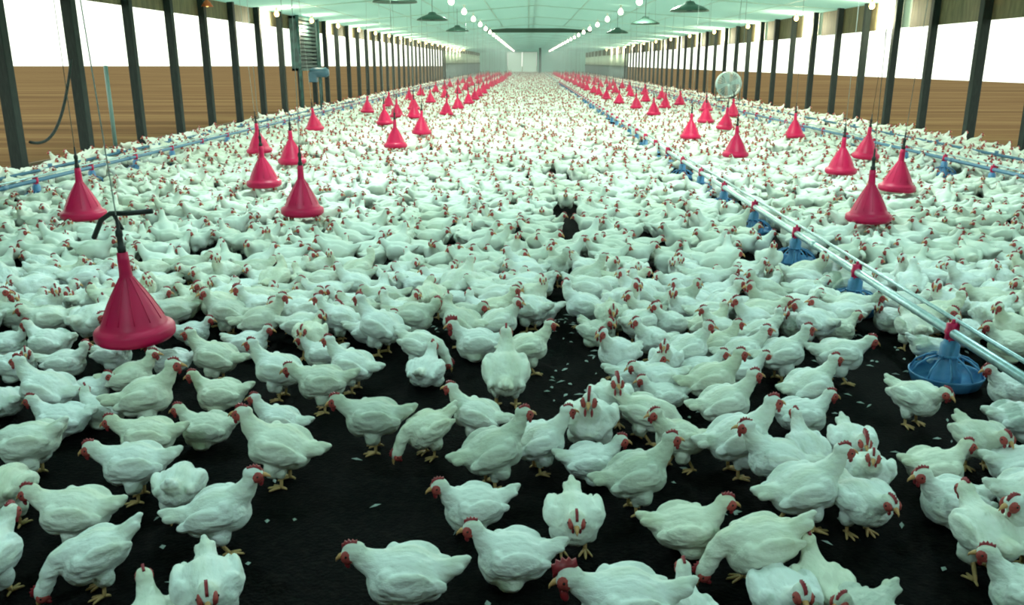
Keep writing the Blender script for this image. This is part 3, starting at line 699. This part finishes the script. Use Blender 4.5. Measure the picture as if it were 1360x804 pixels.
# dark supply hose looping above the nearest drinker
bm = bmesh.new(); x, y = DRINKERS_NEAR[0]
pts = [(x,y,.86),(x-.03,y,.92),(x-.05,y+.02,.97)]
add_tube(bm, [(x,y,.80),(x-.015,y,.84),(x-.05,y+.02,.885)], [.012,.010,.008])
P4 = [Vector((x-.20,y+.1,.74)),Vector((x-.13,y+.06,.84)),Vector((x-.06,y+.02,.88)),Vector((x+.04,y,.885)),Vector((x+.17,y-.02,.90))]
add_tube(bm, P4, .013, 8)
o = obj('water_hose', mesh('water_hose', bm, M['black'])); tag(o, 'dark water hose looping above the largest drinker at front left', 'hose')

# ------------------------------------------------------------------ pan feeders
def make_pan():
    root = empty('pan_feeder', (0,0,0))
    bm = bmesh.new(); add_lathe(bm, [(.002,.012),(.12,.012),(.15,.025),(.168,.06),(.172,.075),(.180,.077),(.178,.066),(.160,.018),(.13,.0),(.002,.0)], 32)
    obj('pan', mesh('pan', bm, M['blue']), root)
    bm = bmesh.new()
    for k in range(10):
        a = 2*math.pi*k/10; c, s = math.cos(a), math.sin(a)
        add_tube(bm, [(.172*c,.172*s,.072),(.150*c,.150*s,.115),(.10*c,.10*s,.15),(.052*c,.052*s,.165)], .0055, 6)
    add_lathe(bm, [(.042,.16),(.056,.16),(.056,.172),(.042,.172),(.042,.16)], 20)
    obj('grill', mesh('grill', bm, M['blue']), root)
    bm = bmesh.new(); add_lathe(bm, [(.075,.03),(.072,.06),(.048,.10),(.046,.225),(.036,.235),(.030,.25),(.002,.25)], 24)
    obj('feed_tube', mesh('feed_tube', bm, M['blue']), root)
    bm = bmesh.new(); add_box(bm, -.022,.022,-.026,.026,.238,.258); add_box(bm,-.028,.028,-.013,.013,.25,.335); add_lathe(bm, [(.002,-.022),(.029,-.022),(.031,0),(.029,.022),(.002,.022)], 16, (0,0,.285), axis='Y')
    add_tube(bm, [(0,0,.325),(.0,0,.355)], [.012,.008], 8)
    tag(obj('clamp', mesh('clamp', bm, M['red']), root), 'red pipe clamp')
    return root
pn0 = make_pan(); npn = 0
bm = bmesh.new()                                            # distant version: all colours on one mesh
add_lathe(bm, [(.002,.012),(.15,.025),(.18,.077),(.13,0)], 10); add_lathe(bm, [(.1,.14),(.046,.16),(.046,.23),(.002,.25)], 8); add_box(bm, -.034,.034,-.03,.03,.25,.35, 1)
pan_far = mesh('pan_feeder', bm, [M['blue'], M['red']])
def feed_line(x, y0, y1, name, zp=.285):
    global npn
    k = 0; y = 2.81 + (0 if name == 'centre-right' else .4)
    while y < 62:
        if name == 'centre-right' or y > 9.3:
            near = y < (13 if name == 'centre-right' else 22)
            if near:
                o = pn0 if npn == 0 else copy_tree(pn0); npn += 1
                o.location = (x, y, 0); o.rotation_euler.z = 0
                tag(o, 'blue pan feeder with red clamp, %s from the near end of the %s feed line' % (ordw[min(k, 11)], name), 'feeder', 'pan feeders of the %s feed line' % name)
            else:
                o = obj('pan_feeder', pan_far, None, (x, y, 0)); tag(o, 'distant blue pan feeder under the %s feed line' % name, 'feeder', 'distant pan feeders of the %s feed line' % name)
            k += 1
        y += 1.29
    root = empty('feed_pipe', (x, y0, 0))
    bm = bmesh.new(); n = int((y1-y0)/3)
    add_tube(bm, [(0, (y1-y0)*i/n, zp) for i in range(n+1)], .0245, 12)
    for i in range(0, n): add_tube(bm, [(0, 3*i+1.0, zp), (0, 3*i+1.1, zp)], .029, 12)
    obj('auger_tube', mesh('auger_tube', bm, M['galv'] if name == 'centre-right' else M['bluepipe']), root)
    bm = bmesh.new(); add_tube(bm, [(.03, (y1-y0)*i/n, zp+.055) for i in range(n+1)], .011, 8)
    obj('conduit', mesh('conduit', bm, M['galv']), root)
    tag(root, 'long %s feed pipe running down the house, %s' % (('silver', 'right of the middle aisle') if name == 'centre-right' else ('bluish', 'beside the %s wall' % name.split('-')[0])), 'pipe')
M['bluepipe'] = mat('bluish_pipe', (.09, .22, .34), .4)
feed_line(2.15, 2.2, 118, 'centre-right'); feed_line(-5.7, 8.0, 118, 'left-wall'); feed_line(5.95, 8.0, 118, 'right-wall')
# side drinking/perch rails along the walls
for x, s in ((-6.55, 'left'), (7.35, 'right')):
    bm = bmesh.new(); add_tube(bm, [(0,0,.21),(0,110,.21)], .022, 8)
    for k in range(56): add_tube(bm, [(0,2*k+.5,.21),(0,2*k+.5,.27)], .03, 8); add_tube(bm, [(0,2*k+.5,.21),(0,2*k+.5,.0)], .008, 6)
    o = obj('water_line', mesh('water_line', bm, M['bluepipe']), None, (x, 9, 0)); tag(o, 'low blue water line on legs closest to the %s wall' % s, 'water pipe')

# ------------------------------------------------------------------ things along the walls
root = empty('circulation_fan', (7.55, 33, 0))
bm = bmesh.new(); add_lathe(bm, [(.44,-.14),(.47,-.14),(.47,.14),(.44,.14),(.44,-.14)], 40, (0,0,.82), axis='Y'); obj('shroud', mesh('shroud', bm, M['fan']), root)
bm = bmesh.new()
for r in (.05,.09,.13,.17,.21,.25,.29,.33,.37,.41): add_lathe(bm, [(r-.006,-.15),(r+.006,-.15),(r+.006,-.14),(r-.006,-.14),(r-.006,-.15)], 32, (0,0,.82), axis='Y')
for k in range(28): a = 2*math.pi*k/28; add_tube(bm, [(0,-.15,.82),(.45*math.cos(a),-.145,.82+.45*math.sin(a))], .006, 5)
obj('guard', mesh('guard', bm, M['fan']), root)
bm = bmesh.new()
for k in range(4):
    a = 2*math.pi*k/4+.3; u = Vector((math.cos(a),0,math.sin(a))); v = Vector((-math.sin(a),0,math.cos(a)))
    vs = []
    for (p, q, t) in ((.06,-.04,-.02),(.40,-.13,-.06),(.42,.10,.05),(.06,.04,.02)):
        for dy in (-.004,.004): vs.append(bm.verts.new(Vector((0,t+dy,.82)) + u*p + v*q))
    for f in ((0,2,4,6),(7,5,3,1),(0,1,3,2),(2,3,5,4),(4,5,7,6),(6,7,1,0)): bm.faces.new([vs[i] for i in f])
add_lathe(bm, [(.002,-.07),(.07,-.06),(.07,.06),(.002,.07)], 16, (0,0,.82), axis='Y')
obj('blades', mesh('blades', bm, M['fan'], False), root)
bm = bmesh.new()
for x in (-.45,.45): add_tube(bm, [(x,-.3,.02),(x,0,.35),(x,.3,.02)], .02); add_tube(bm, [(x,0,.35),(x,0,.82)], .022)
add_tube(bm, [(-.45,0,.3),(.45,0,.3)], .018); obj('stand', mesh('stand', bm, M['teal']), root)
tag(root, 'round pale circulation fan on a stand by the right wall', 'fan')

root = empty('wall_ventilator', (XL+.16, 28.3, 0))
bm = bmesh.new()
for a, b, c, d_ in ((-1.3,-1.2,1.35,2.98),(1.2,1.3,1.35,2.98),(-1.3,1.3,1.35,1.43),(-1.3,1.3,2.9,2.98)): add_box(bm, -.1,.14,a,b,c,d_)
add_box(bm, -.1,-.06,-1.25,1.25,1.4,2.95); obj('housing', mesh('housing', bm, M['teal'], False), root)
bm = bmesh.new()
for k in range(12): add_box(bm, .0,.10,-1.2,1.2,1.46+k*.12,1.475+k*.12+.06)
obj('shutter', mesh('shutter', bm, mat('grey_teal_shutter', (.035,.07,.068), .5), False), root)
bm = bmesh.new(); add_tube(bm, [(.16,-1.3,.02),(.16,-1.3,3.0)], .05, 10); obj('duct_pipe', mesh('duct_pipe', bm, M['teal']), root)
bm = bmesh.new(); add_tube(bm, [(.16,1.35,.02),(.16,1.35,3.0)], .035, 10); obj('duct_pipe', mesh('duct_pipe', bm, M['teal']), root)
tag(root, 'dark teal ventilator cabinet on the left wall with upright pipes', 'ventilator')
root = empty('control_motor', (XL+.74, 27.7, 0))
mb = mat('blue_motor', (.08,.18,.26), .4)
bm = bmesh.new(); add_lathe(bm, [(.002,-.32),(.11,-.30),(.15,-.2),(.15,.22),(.1,.3),(.002,.3)], 20, (0,0,1.3), axis='X'); obj('motor', mesh('motor', bm, mb), root)
bm = bmesh.new(); add_box(bm, -.32,-.08,-.14,.14,1.0,1.3); bmesh.ops.bevel(bm, geom=bm.edges[:], offset=.015, segments=1, affect='EDGES'); obj('gear_box', mesh('gear_box', bm, mb, False), root)
bm = bmesh.new(); add_tube(bm, [(0,0,0),(0,0,1.2)], .035, 10); add_lathe(bm, [(.002,.03),(.14,.03),(.14,0),(.002,0)], 16); obj('stand', mesh('stand', bm, M['teal']), root)
tag(root, 'blue motor unit on a post beside the left ventilator', 'motor')
# conduit and cables on the left wall
bm = bmesh.new(); add_tube(bm, [(XL+.06,15.05,0),(XL+.06,15.05,1.55)], .035, 10); o = obj('conduit_pipe', mesh('conduit_pipe', bm, mat('pale_teal_pipe', (.16,.27,.25), .5))); tag(o, 'pale teal upright pipe between the second and third left posts', 'pipe')
bm = bmesh.new(); pts = []
for i in range(17):
    t = i/16; pts.append((XL+.24, 12.15+1.45*t, .50 + 1.15*t**2.3 - .10*math.sin(math.pi*t)))
add_tube(bm, pts, .022, 8); o = obj('hanging_cable', mesh('hanging_cable', bm, M['post'])); tag(o, 'dark cable sagging between the two nearest left posts', 'cable')

# ------------------------------------------------------------------ chickens
# local axes: +X forward, Z up, origin on the floor under the body
POSE = {
 'S': dict(bz=.004, pitch=-19, neck=[(.072,0,.232),(.108,0,.264),(.124,0,.292),(.133,0,.318)], hp=(.144,0,.329), hd=-5),
 'T': dict(bz=.0,  pitch=-6,  neck=[(.070,0,.210),(.112,0,.228),(.136,0,.244),(.149,0,.258)], hp=(.163,0,.265), hd=-20),
 'P': dict(bz=.0,  pitch=10,  neck=[(.070,0,.190),(.120,0,.180),(.158,0,.138),(.176,0,.092)], hp=(.184,0,.074), hd=-62),
 'L': dict(bz=-.080, pitch=-3, neck=[(.070,0,.130),(.100,0,.160),(.118,0,.186),(.128,0,.206)], hp=(.142,0,.216), hd=-14),
 'R': dict(bz=.0,  pitch=0,   neck=[(.070,0,.200),(.130,0,.215),(.175,0,.236),(.204,0,.254)], hp=(.218,0,.260), hd=0),
}
def head_frame(pose, turn):
    P = POSE[pose]; yaw = R(48*turn)
    hp = Vector(P['hp']); hp = Vector((hp.x - .018*abs(turn), .030*turn, hp.z - (.0 if pose in 'LP' else .018)))
    rot = (Matrix.Rotation(yaw, 3, 'Z') @ Matrix.Rotation(R(-P['hd']), 3, 'Y')) * 1.18
    return hp, rot
def body_blobs(bm, pose, turn, seg):
    P = POSE[pose]; bz = P['bz'] - (.0 if pose == 'L' else .018)
    T = Matrix.Translation((0,0,.185+bz)) @ Matrix.Rotation(R(P['pitch']), 4, 'Y')
    def B(c, r, pitch=0, yaw=0, roll=0):
        c = (c[0]*.80, c[1]*1.13, c[2]); r = (r[0]*.83, r[1]*1.15, r[2]*1.04)
        m = T @ Matrix.Translation(c) @ Matrix.Rotation(R(yaw),4,'Z') @ Matrix.Rotation(R(pitch),4,'Y') @ Matrix.Rotation(R(roll),4,'X') @ Matrix.Diagonal((*r,1))
        bmesh.ops.create_uvsphere(bm, u_segments=seg, v_segments=max(6, seg*2//3), radius=1, matrix=m)
    B((0,0,0), (.140,.082,.082))
    B((.072,0,-.012), (.080,.078,.080))
    B((-.075,0,.000), (.085,.070,.066), pitch=12)
    B((-.135,0,.030), (.070,.034,.036), pitch=26)          # rump
    B((-.183,0,.055), (.056,.017,.024), pitch=26); B((-.218,0,.073), (.030,.012,.013), pitch=26)   # feathers
    B((-.180,.018,.046), (.048,.012,.018), pitch=24, yaw=-10)
    B((-.180,-.018,.046), (.048,.012,.018), pitch=24, yaw=10)
    for s in (-1, 1):
        B((-.015,s*.074,.014), (.105,.022,.052), pitch=10, yaw=s*3, roll=-s*8)       # folded wing
        B((-.110,s*.056,.012), (.060,.013,.022), pitch=16, yaw=-s*12)                # wing tip
        B((.070,s*.064,.022), (.034,.026,.036))                                       # shoulder
        if pose != 'L': B((-.010,s*.046,-.070), (.042,.032,.046)); 
        else: B((.010,s*.052,-.058), (.060,.036,.038))
    if pose != 'L':
        for s in (-1, 1):                                    # feathered lower thigh, upright in the world
            m = Matrix.Translation((-.008, s*.042, .085)) @ Matrix.Diagonal((.026,.023,.042,1))
            bmesh.ops.create_uvsphere(bm, u_segments=seg, v_segments=max(6, seg*2//3), radius=1, matrix=m)
    # neck: chain of spheres
    hp, rot = head_frame(pose, turn)
    n = [Vector(p) - Vector((0,0,.0 if pose in 'LP' else .018)) for p in P['neck']]; n = [Vector((.050,0,.19+bz))] + n
    n[-1].y = .022*turn; n[-2].y = .012*turn; n.append(hp)
    rr = [.071,.055,.040,.032,.0275,.026]
    for i in range(len(n)-1):
        for k in range(4):
            t = k/4; c = n[i].lerp(n[i+1], t); r = rr[i]*(1-t) + rr[i+1]*t
            bmesh.ops.create_uvsphere(bm, u_segments=seg, v_segments=max(6, seg*2//3), radius=r, matrix=Matrix.Translation(c))
    m = Matrix.Translation(hp) @ rot.to_4x4() @ Matrix.Diagonal((.033,.0245,.0265,1))
    bmesh.ops.create_uvsphere(bm, u_segments=seg, v_segments=max(6, seg*2//3), radius=1, matrix=m)

def remeshed(name, build, voxel, smooth_it, mats, rough=0):
    bm = bmesh.new(); build(bm)
    me = bpy.data.meshes.new(name+'_src'); bm.to_mesh(me); bm.free()
    o = bpy.data.objects.new('tmp', me); col.objects.link(o)
    md = o.modifiers.new('r', 'REMESH'); md.mode = 'VOXEL'; md.voxel_size = voxel; md.adaptivity = 0
    sm = o.modifiers.new('s', 'SMOOTH'); sm.iterations = smooth_it; sm.factor = .5
    dg = bpy.context.evaluated_depsgraph_get(); ev = o.evaluated_get(dg)
    out = bpy.data.meshes.new_from_object(ev, depsgraph=dg); out.name = name
    bpy.data.objects.remove(o); bpy.data.meshes.remove(me)
    out.materials.clear()
    for m in mats: out.materials.append(m)
    if rough:                                               # feather tufts: layered scallops over the body
        no = np.empty(len(out.vertices)*3); co = np.empty_like(no)
        out.vertices.foreach_get('co', co); out.vertices.foreach_get('normal', no)
        co = co.reshape(-1,3); no = no.reshape(-1,3)
        for i in range(len(co)):
            p = co[i]; q = Vector((p[0]*14, p[1]*26, p[2]*26))
            n = mnoise.noise(q) + .5*mnoise.noise(q*2.3)
            co[i] += no[i]*n*rough
        out.vertices.foreach_set('co', co.ravel())
    out.polygons.foreach_set('use_smooth', [True]*len(out.polygons))
    return out

def comb_bm(bm, hp, rot, mi=0, lod=0, big=1.0):
    pts = [(-.020,.014),(-.022,.022),(-.014,.021),(-.011,.029),(-.005,.024),(.000,.034),(.005,.026),(.011,.033),(.015,.025),(.022,.026),(.024,.016),(.027,.006),(.010,.012)]
    if lod: pts = [(-.020,.012),(-.016,.024),(0,.032),(.018,.028),(.027,.006)]
    pts = [(x*.82, .0145 + (z-.010)*.74) for x, z in pts]
    th = .0035 if not lod else .005
    L = [bm.verts.new(hp + rot @ Vector((x*big, -th, z*(big if z > .02 else 1)))) for x, z in pts]; Rr = [bm.verts.new(hp + rot @ Vector((x*big, th, z*(big if z > .02 else 1)))) for x, z in pts]
    bm.faces.new(L).material_index = mi; bm.faces.new(Rr[::-1]).material_index = mi
    for i in range(len(pts)):
        j = (i+1) % len(pts); bm.faces.new((L[j], L[i], Rr[i], Rr[j])).material_index = mi
def wattle_bm(bm, hp, rot, s, mi=0, seg=8, big=1.0):
    add_ball(bm, hp + rot @ Vector((.022, s*.009, -.021*big)), (.006*big, .004, .009*big), rot, seg, mi)
def face_bm(bm, hp, rot, mi=0, seg=10):
    for s in (-1, 1): add_ball(bm, hp + rot @ Vector((.012, s*.0135, -.002)), (.017, .0095, .0165), rot, seg, mi)
def beak_bm(bm, hp, rot, mi=0, seg=8):
    add_tube(bm, [hp + rot @ Vector(p) for p in ((.018,0,.001),(.033,0,.000),(.043,0,-.004),(.048,0,-.010))], [.0115,.0085,.0045,.001], seg, mi)
def eye_bm(bm, hp, rot, s, mi=0, seg=8):
    add_ball(bm, hp + rot @ Vector((.013, s*.0215, .003)), .0042, None, seg, mi)
def leg_bm(bm, s, stride=0, mi=0, seg=8):
    y = s*.044; x0 = -.010; xa = x0 + stride*.045; z1 = .016
    add_tube(bm, [(x0,y,.098),(x0-.004+stride*.01,y,.074),(xa,y,.020),(xa+.002,y,.012)], [.0095,.0080,.0070,.0085], seg, mi)
    for a, l in ((0,.058),(30,.050),(-30,.050),(180,.022)):
        c, sn = math.cos(R(a)), math.sin(R(a))
        add_tube(bm, [(xa,y,.013),(xa+c*l*.5,y+sn*l*.5,.010),(xa+c*l*.9,y+sn*l*.9,.006),(xa+c*l,y+sn*l,.003)], [.0065,.0055,.0042,.0012], max(5, seg-2), mi)
def ml(name, f, m):
    bm = bmesh.new(); f(bm); return mesh(name, bm, m)

HI, MID, LOW = {}, {}, {}
def hi_set(pose, turn):
    k = (pose, turn)
    if k in HI: return HI[k]
    hp, rot = head_frame(pose, turn); rot = rot * 1.16
    body = remeshed('chicken', lambda bm: body_blobs(bm, pose, turn, 20), .0062, 4, [M['feather']], .0055)
    d = dict(body=body, comb=ml('comb', lambda b: comb_bm(b, hp, rot), M['comb']), bigcomb=ml('comb', lambda b: comb_bm(b, hp, rot, big=1.45), M['comb']),
        wl=ml('wattle', lambda b: wattle_bm(b, hp, rot, 1), M['comb']), wr=ml('wattle', lambda b: wattle_bm(b, hp, rot, -1), M['comb']),
        bwl=ml('wattle', lambda b: wattle_bm(b, hp, rot, 1, big=1.5), M['comb']), bwr=ml('wattle', lambda b: wattle_bm(b, hp, rot, -1, big=1.5), M['comb']),
        face=ml('face', lambda b: face_bm(b, hp, rot), M['face']), beak=ml('beak', lambda b: beak_bm(b, hp, rot), M['beak']), el=ml('eye', lambda b: eye_bm(b, hp, rot, 1), M['eye']), er=ml('eye', lambda b: eye_bm(b, hp, rot, -1), M['eye']))
    HI[k] = d; return d
LEGS = {}
for s in (-1, 1):
    for st in (-1, 0, 1): LEGS[(s, st)] = ml('leg', lambda b: leg_bm(b, s, st), M['leg'])
def joined(pose, turn, voxel, seg, sm, rough, feather, lod):
    hp, rot = head_frame(pose, turn)
    body = remeshed('chicken', lambda bm: body_blobs(bm, pose, turn, seg), voxel, sm, [M[feather], M['comb'], M['face'], M['beak'], M['leg']], rough)
    bm = bmesh.new(); bm.from_mesh(body)
    comb_bm(bm, hp, rot, 1, lod); face_bm(bm, hp, rot, 2, 6); beak_bm(bm, hp, rot, 3, 4)
    if lod < 2:
        for s in (-1, 1): wattle_bm(bm, hp, rot, s, 1, 6)
    if pose != 'L' and lod < 2:
        for s in (-1, 1): leg_bm(bm, s, 0, 4, 5)
    bm.to_mesh(body); bm.free()
    body.polygons.foreach_set('use_smooth', [True]*len(body.polygons))
    return body
random.seed(11)
for i, (x, y, h, pose, s, turn, lab) in enumerate(BIRDS):
    near = i < 170
    if turn == 0 and near and ' facing ' in lab and i % 3 == 1: turn = random.choice((-1, 1))
    if near:
        d = hi_set(pose, turn)
        o = obj('chicken', d['body'], None, (x, y, 0))
        big = 'red comb' in lab
        for nm, key in (('comb','bigcomb' if big else 'comb'),('wattle','bwl' if big else 'wl'),('wattle','bwr' if big else 'wr'),('beak','beak')): obj(nm, d[key], o)
        fs = obj('face_skin', d['face'], o); obj('eye', d['el'], fs); obj('eye', d['er'], fs)
        if pose != 'L':
            st = random.choice((0, 0, 1))
            if 'striding' in lab and lab.find('half hidden') < 0: st = 1
            obj('leg', LEGS[(-1, st)], o); obj('leg', LEGS[(1, -st)], o)
    else:
        k = (pose, turn)
        if k not in MID: MID[k] = joined(pose, turn, .0085, 14, 4, .004, 'feather', 1)
        o = obj('chicken', MID[k], None, (x, y, 0))
    o.rotation_euler = (0, 0, R(h)); o.scale = (s, s*random.uniform(.98, 1.1), s*random.uniform(.96, 1.04))
    tag(o, lab, 'chicken', 'white chickens standing and lying on the dark litter')

# the rest of the flock: one object, far beyond counting
def low_arrays(pose, voxel, seg):
    me = joined(pose, 0, voxel, seg, 2, 0, 'feather_far', 2)
    bm = bmesh.new(); bm.from_mesh(me); bmesh.ops.triangulate(bm, faces=bm.faces[:]); bm.to_mesh(me); bm.free()
    V = np.empty(len(me.vertices)*3, dtype=np.float32); me.vertices.foreach_get('co', V)
    F = np.empty(len(me.polygons)*3, dtype=np.int32); me.loops.foreach_get('vertex_index', F)
    mi = np.empty(len(me.polygons), dtype=np.int32); me.polygons.foreach_get('material_index', mi)
    return V.reshape(-1,3), F.reshape(-1,3), mi
rng = np.random.default_rng(5)
cell = {}
def circles(x, y, h, s):
    c, sn = math.cos(h), math.sin(h)
    return ((x-.055*s*c, y-.055*s*sn, .074*s), (x+.055*s*c, y+.055*s*sn, .074*s))
def free(cs, tol):
    for (x, y, r) in cs:
        ix, iy = int(x//.2), int(y//.2)
        for a in (ix-1, ix, ix+1):
            for b in (iy-1, iy, iy+1):
                for (px, py, pr) in cell.get((a, b), ()):
                    if (px-x)**2 + (py-y)**2 < ((r+pr)*tol)**2: return False
    return True
def occupy(cs):
    for c in cs: cell.setdefault((int(c[0]//.2), int(c[1]//.2)), []).append(c)
for b in BIRDS: occupy(circles(b[0], b[1], R(b[2]), b[4]))
placed = []
def try_bird(X, Y, tol):
    if Y < 17 and mnoise.noise(Vector((X*1.3, Y*.9, 3.1))) > .40: return
    if X < XL+.32 or X > XR-.32: return
    for g in GAPS:
        if ((X-g[0])/g[2])**2 + ((Y-g[1])/g[3])**2 < 1: return
    h = rng.choice([0, math.pi, rng.uniform(0, 6.28), rng.uniform(0, 6.28)]) + rng.normal(0, .35); s = rng.uniform(.84, 1.0)
    for lx in (2.15, -5.7, 5.95):
        if abs(X-lx) < .40:
            k = (Y - (2.81 + (0 if lx == 2.15 else .4)))/1.29; dy = (k-round(k))*1.29
            if (X-lx)**2 + dy*dy < (.33 if Y < 25 else .26)**2: return
            if abs(X-lx) < .10: return
    for lx in (-6.55, 7.35):
        if abs(X-lx) < .1: return
    cs = circles(X, Y, h, s)
    if free(cs, tol): occupy(cs); placed.append((X, Y, h, s))
for _ in range(26000):
    Y = rng.uniform(CUT_Y-.35, 20); X = rng.uniform(max(XL, -.66*Y-.6), min(XR, .66*Y+.6))
    if Y < CUT_Y and abs(X) < .62*Y+.3: continue
    try_bird(X, Y, .95)
for _ in range(3000):                                       # birds beside the photographed strip
    Y = rng.uniform(2.2, 6.6); X = rng.choice((-1, 1)) * rng.uniform(.64*Y+.42, 6.8)
    if abs(X) > .64*Y + .42: try_bird(X, Y, .95)
gy = 20.0; row = 0
while gy < YE-.6:
    st = .33 if gy < 45 else .42
    for X in np.arange(XL+.35 + (row % 2)*st/2, XR-.3, st):
        x, y = X + rng.normal(0, .05), gy + rng.normal(0, .05)
        try_bird(x, y, .70)
    gy += st*.85; row += 1
sets = [[low_arrays(p, .016, 10) for p in 'STTLLT'], [low_arrays(p, .026, 8) for p in 'STTLL'], [low_arrays(p, .045, 7) for p in 'STL']]
VV, FF, MM = [], [], []; base = 0
for (X, Y, h, s) in placed:
    st = sets[0] if Y < 12 else sets[1] if Y < 28 else sets[2]
    V, F, mi = st[-1 if len(st) == 3 else 3] if any(abs(X-a) < .32 and abs(Y-b) < .32 for a, b in DPOS) else st[rng.integers(len(st))]
    c, sn = math.cos(h)*s, math.sin(h)*s
    W = np.empty_like(V); W[:,0] = V[:,0]*c - V[:,1]*sn + X; W[:,1] = V[:,0]*sn + V[:,1]*c + Y; W[:,2] = V[:,2]*s*rng.uniform(.92, 1.1)
    VV.append(W); FF.append(F + base); MM.append(mi); base += len(V)
V = np.concatenate(VV).astype(np.float32); F = np.concatenate(FF).astype(np.int32); MI = np.concatenate(MM).astype(np.int32)
me = bpy.data.meshes.new('chicken_flock')
me.vertices.add(len(V)); me.vertices.foreach_set('co', V.ravel())
me.loops.add(len(F)*3); me.loops.foreach_set('vertex_index', F.ravel())
me.polygons.add(len(F)); me.polygons.foreach_set('loop_start', np.arange(0, len(F)*3, 3, dtype=np.int32)); me.polygons.foreach_set('loop_total', np.full(len(F), 3, dtype=np.int32))
for k in ('feather_far', 'comb', 'face', 'beak', 'leg'): me.materials.append(M[k])
me.polygons.foreach_set('material_index', MI); me.polygons.foreach_set('use_smooth', np.ones(len(F), dtype=bool))
me.update(calc_edges=True); me.validate()
o = obj('chicken_flock', me); tag(o, 'dense flock of white chickens filling the house back to the far end', 'chickens', None, 'stuff')
print('flock birds', len(placed), 'faces', len(F))

# fine dust in the air of the house
bm = bmesh.new(); add_box(bm, XL+.75, XR-1.5, 34.0, YE-.3, .42, 2.95)
hz = bpy.data.materials.new('dust_haze'); hz.use_nodes = True; nt = hz.node_tree; nt.nodes.clear()
ou = nt.nodes.new('ShaderNodeOutputMaterial'); vs = nt.nodes.new('ShaderNodeVolumeScatter')
vs.inputs['Color'].default_value = (.86, 1, .93, 1); vs.inputs['Density'].default_value = HAZE; vs.inputs['Anisotropy'].default_value = .3
nt.links.new(vs.outputs[0], ou.inputs['Volume'])
o = obj('dust_haze', mesh('dust_haze', bm, hz, False)); tag(o, 'thin pale dust haze filling the length of the house', 'haze', None, 'stuff')

# pale feather and chaff flecks on the litter
bm = bmesh.new(); rf = random.Random(4)
spots = []
for g in GAPS[:14]:
    for _ in range(16): spots.append((g[0]+rf.uniform(-1,1)*g[2]*1.1, g[1]+rf.uniform(-1,1)*g[3]*1.1))
for _ in range(70): spots.append((rf.uniform(.1, 1.0), rf.uniform(3.6, 5.2)))
for _ in range(60): spots.append((rf.uniform(1.2, 2.6), rf.uniform(3.2, 5.0)))
for _ in range(60):
    y = rf.uniform(2.0, 3.8); spots.append((rf.uniform(-.6*y, .6*y), y))
for x, y in spots:
    a = rf.uniform(0, 6.28); l = rf.uniform(.008, .032); w = rf.uniform(.004, .011); c, s = math.cos(a), math.sin(a)
    z = .004; vs = []
    for p, q, dz in ((-l,0,0),(0,-w,.002),(l,0,.0),(0,w,.002),(0,0,.008)): vs.append(bm.verts.new((x+p*c-q*s, y+p*s+q*c, z+dz)))
    for i in range(4): bm.faces.new((vs[i], vs[(i+1) % 4], vs[4]))
    bm.faces.new((vs[3], vs[2], vs[1], vs[0]))
o = obj('litter_flecks', mesh('litter_flecks', bm, M['fleck'], False)); tag(o, 'small pale feather and chaff flecks on the dark litter', 'flecks', None, 'stuff')
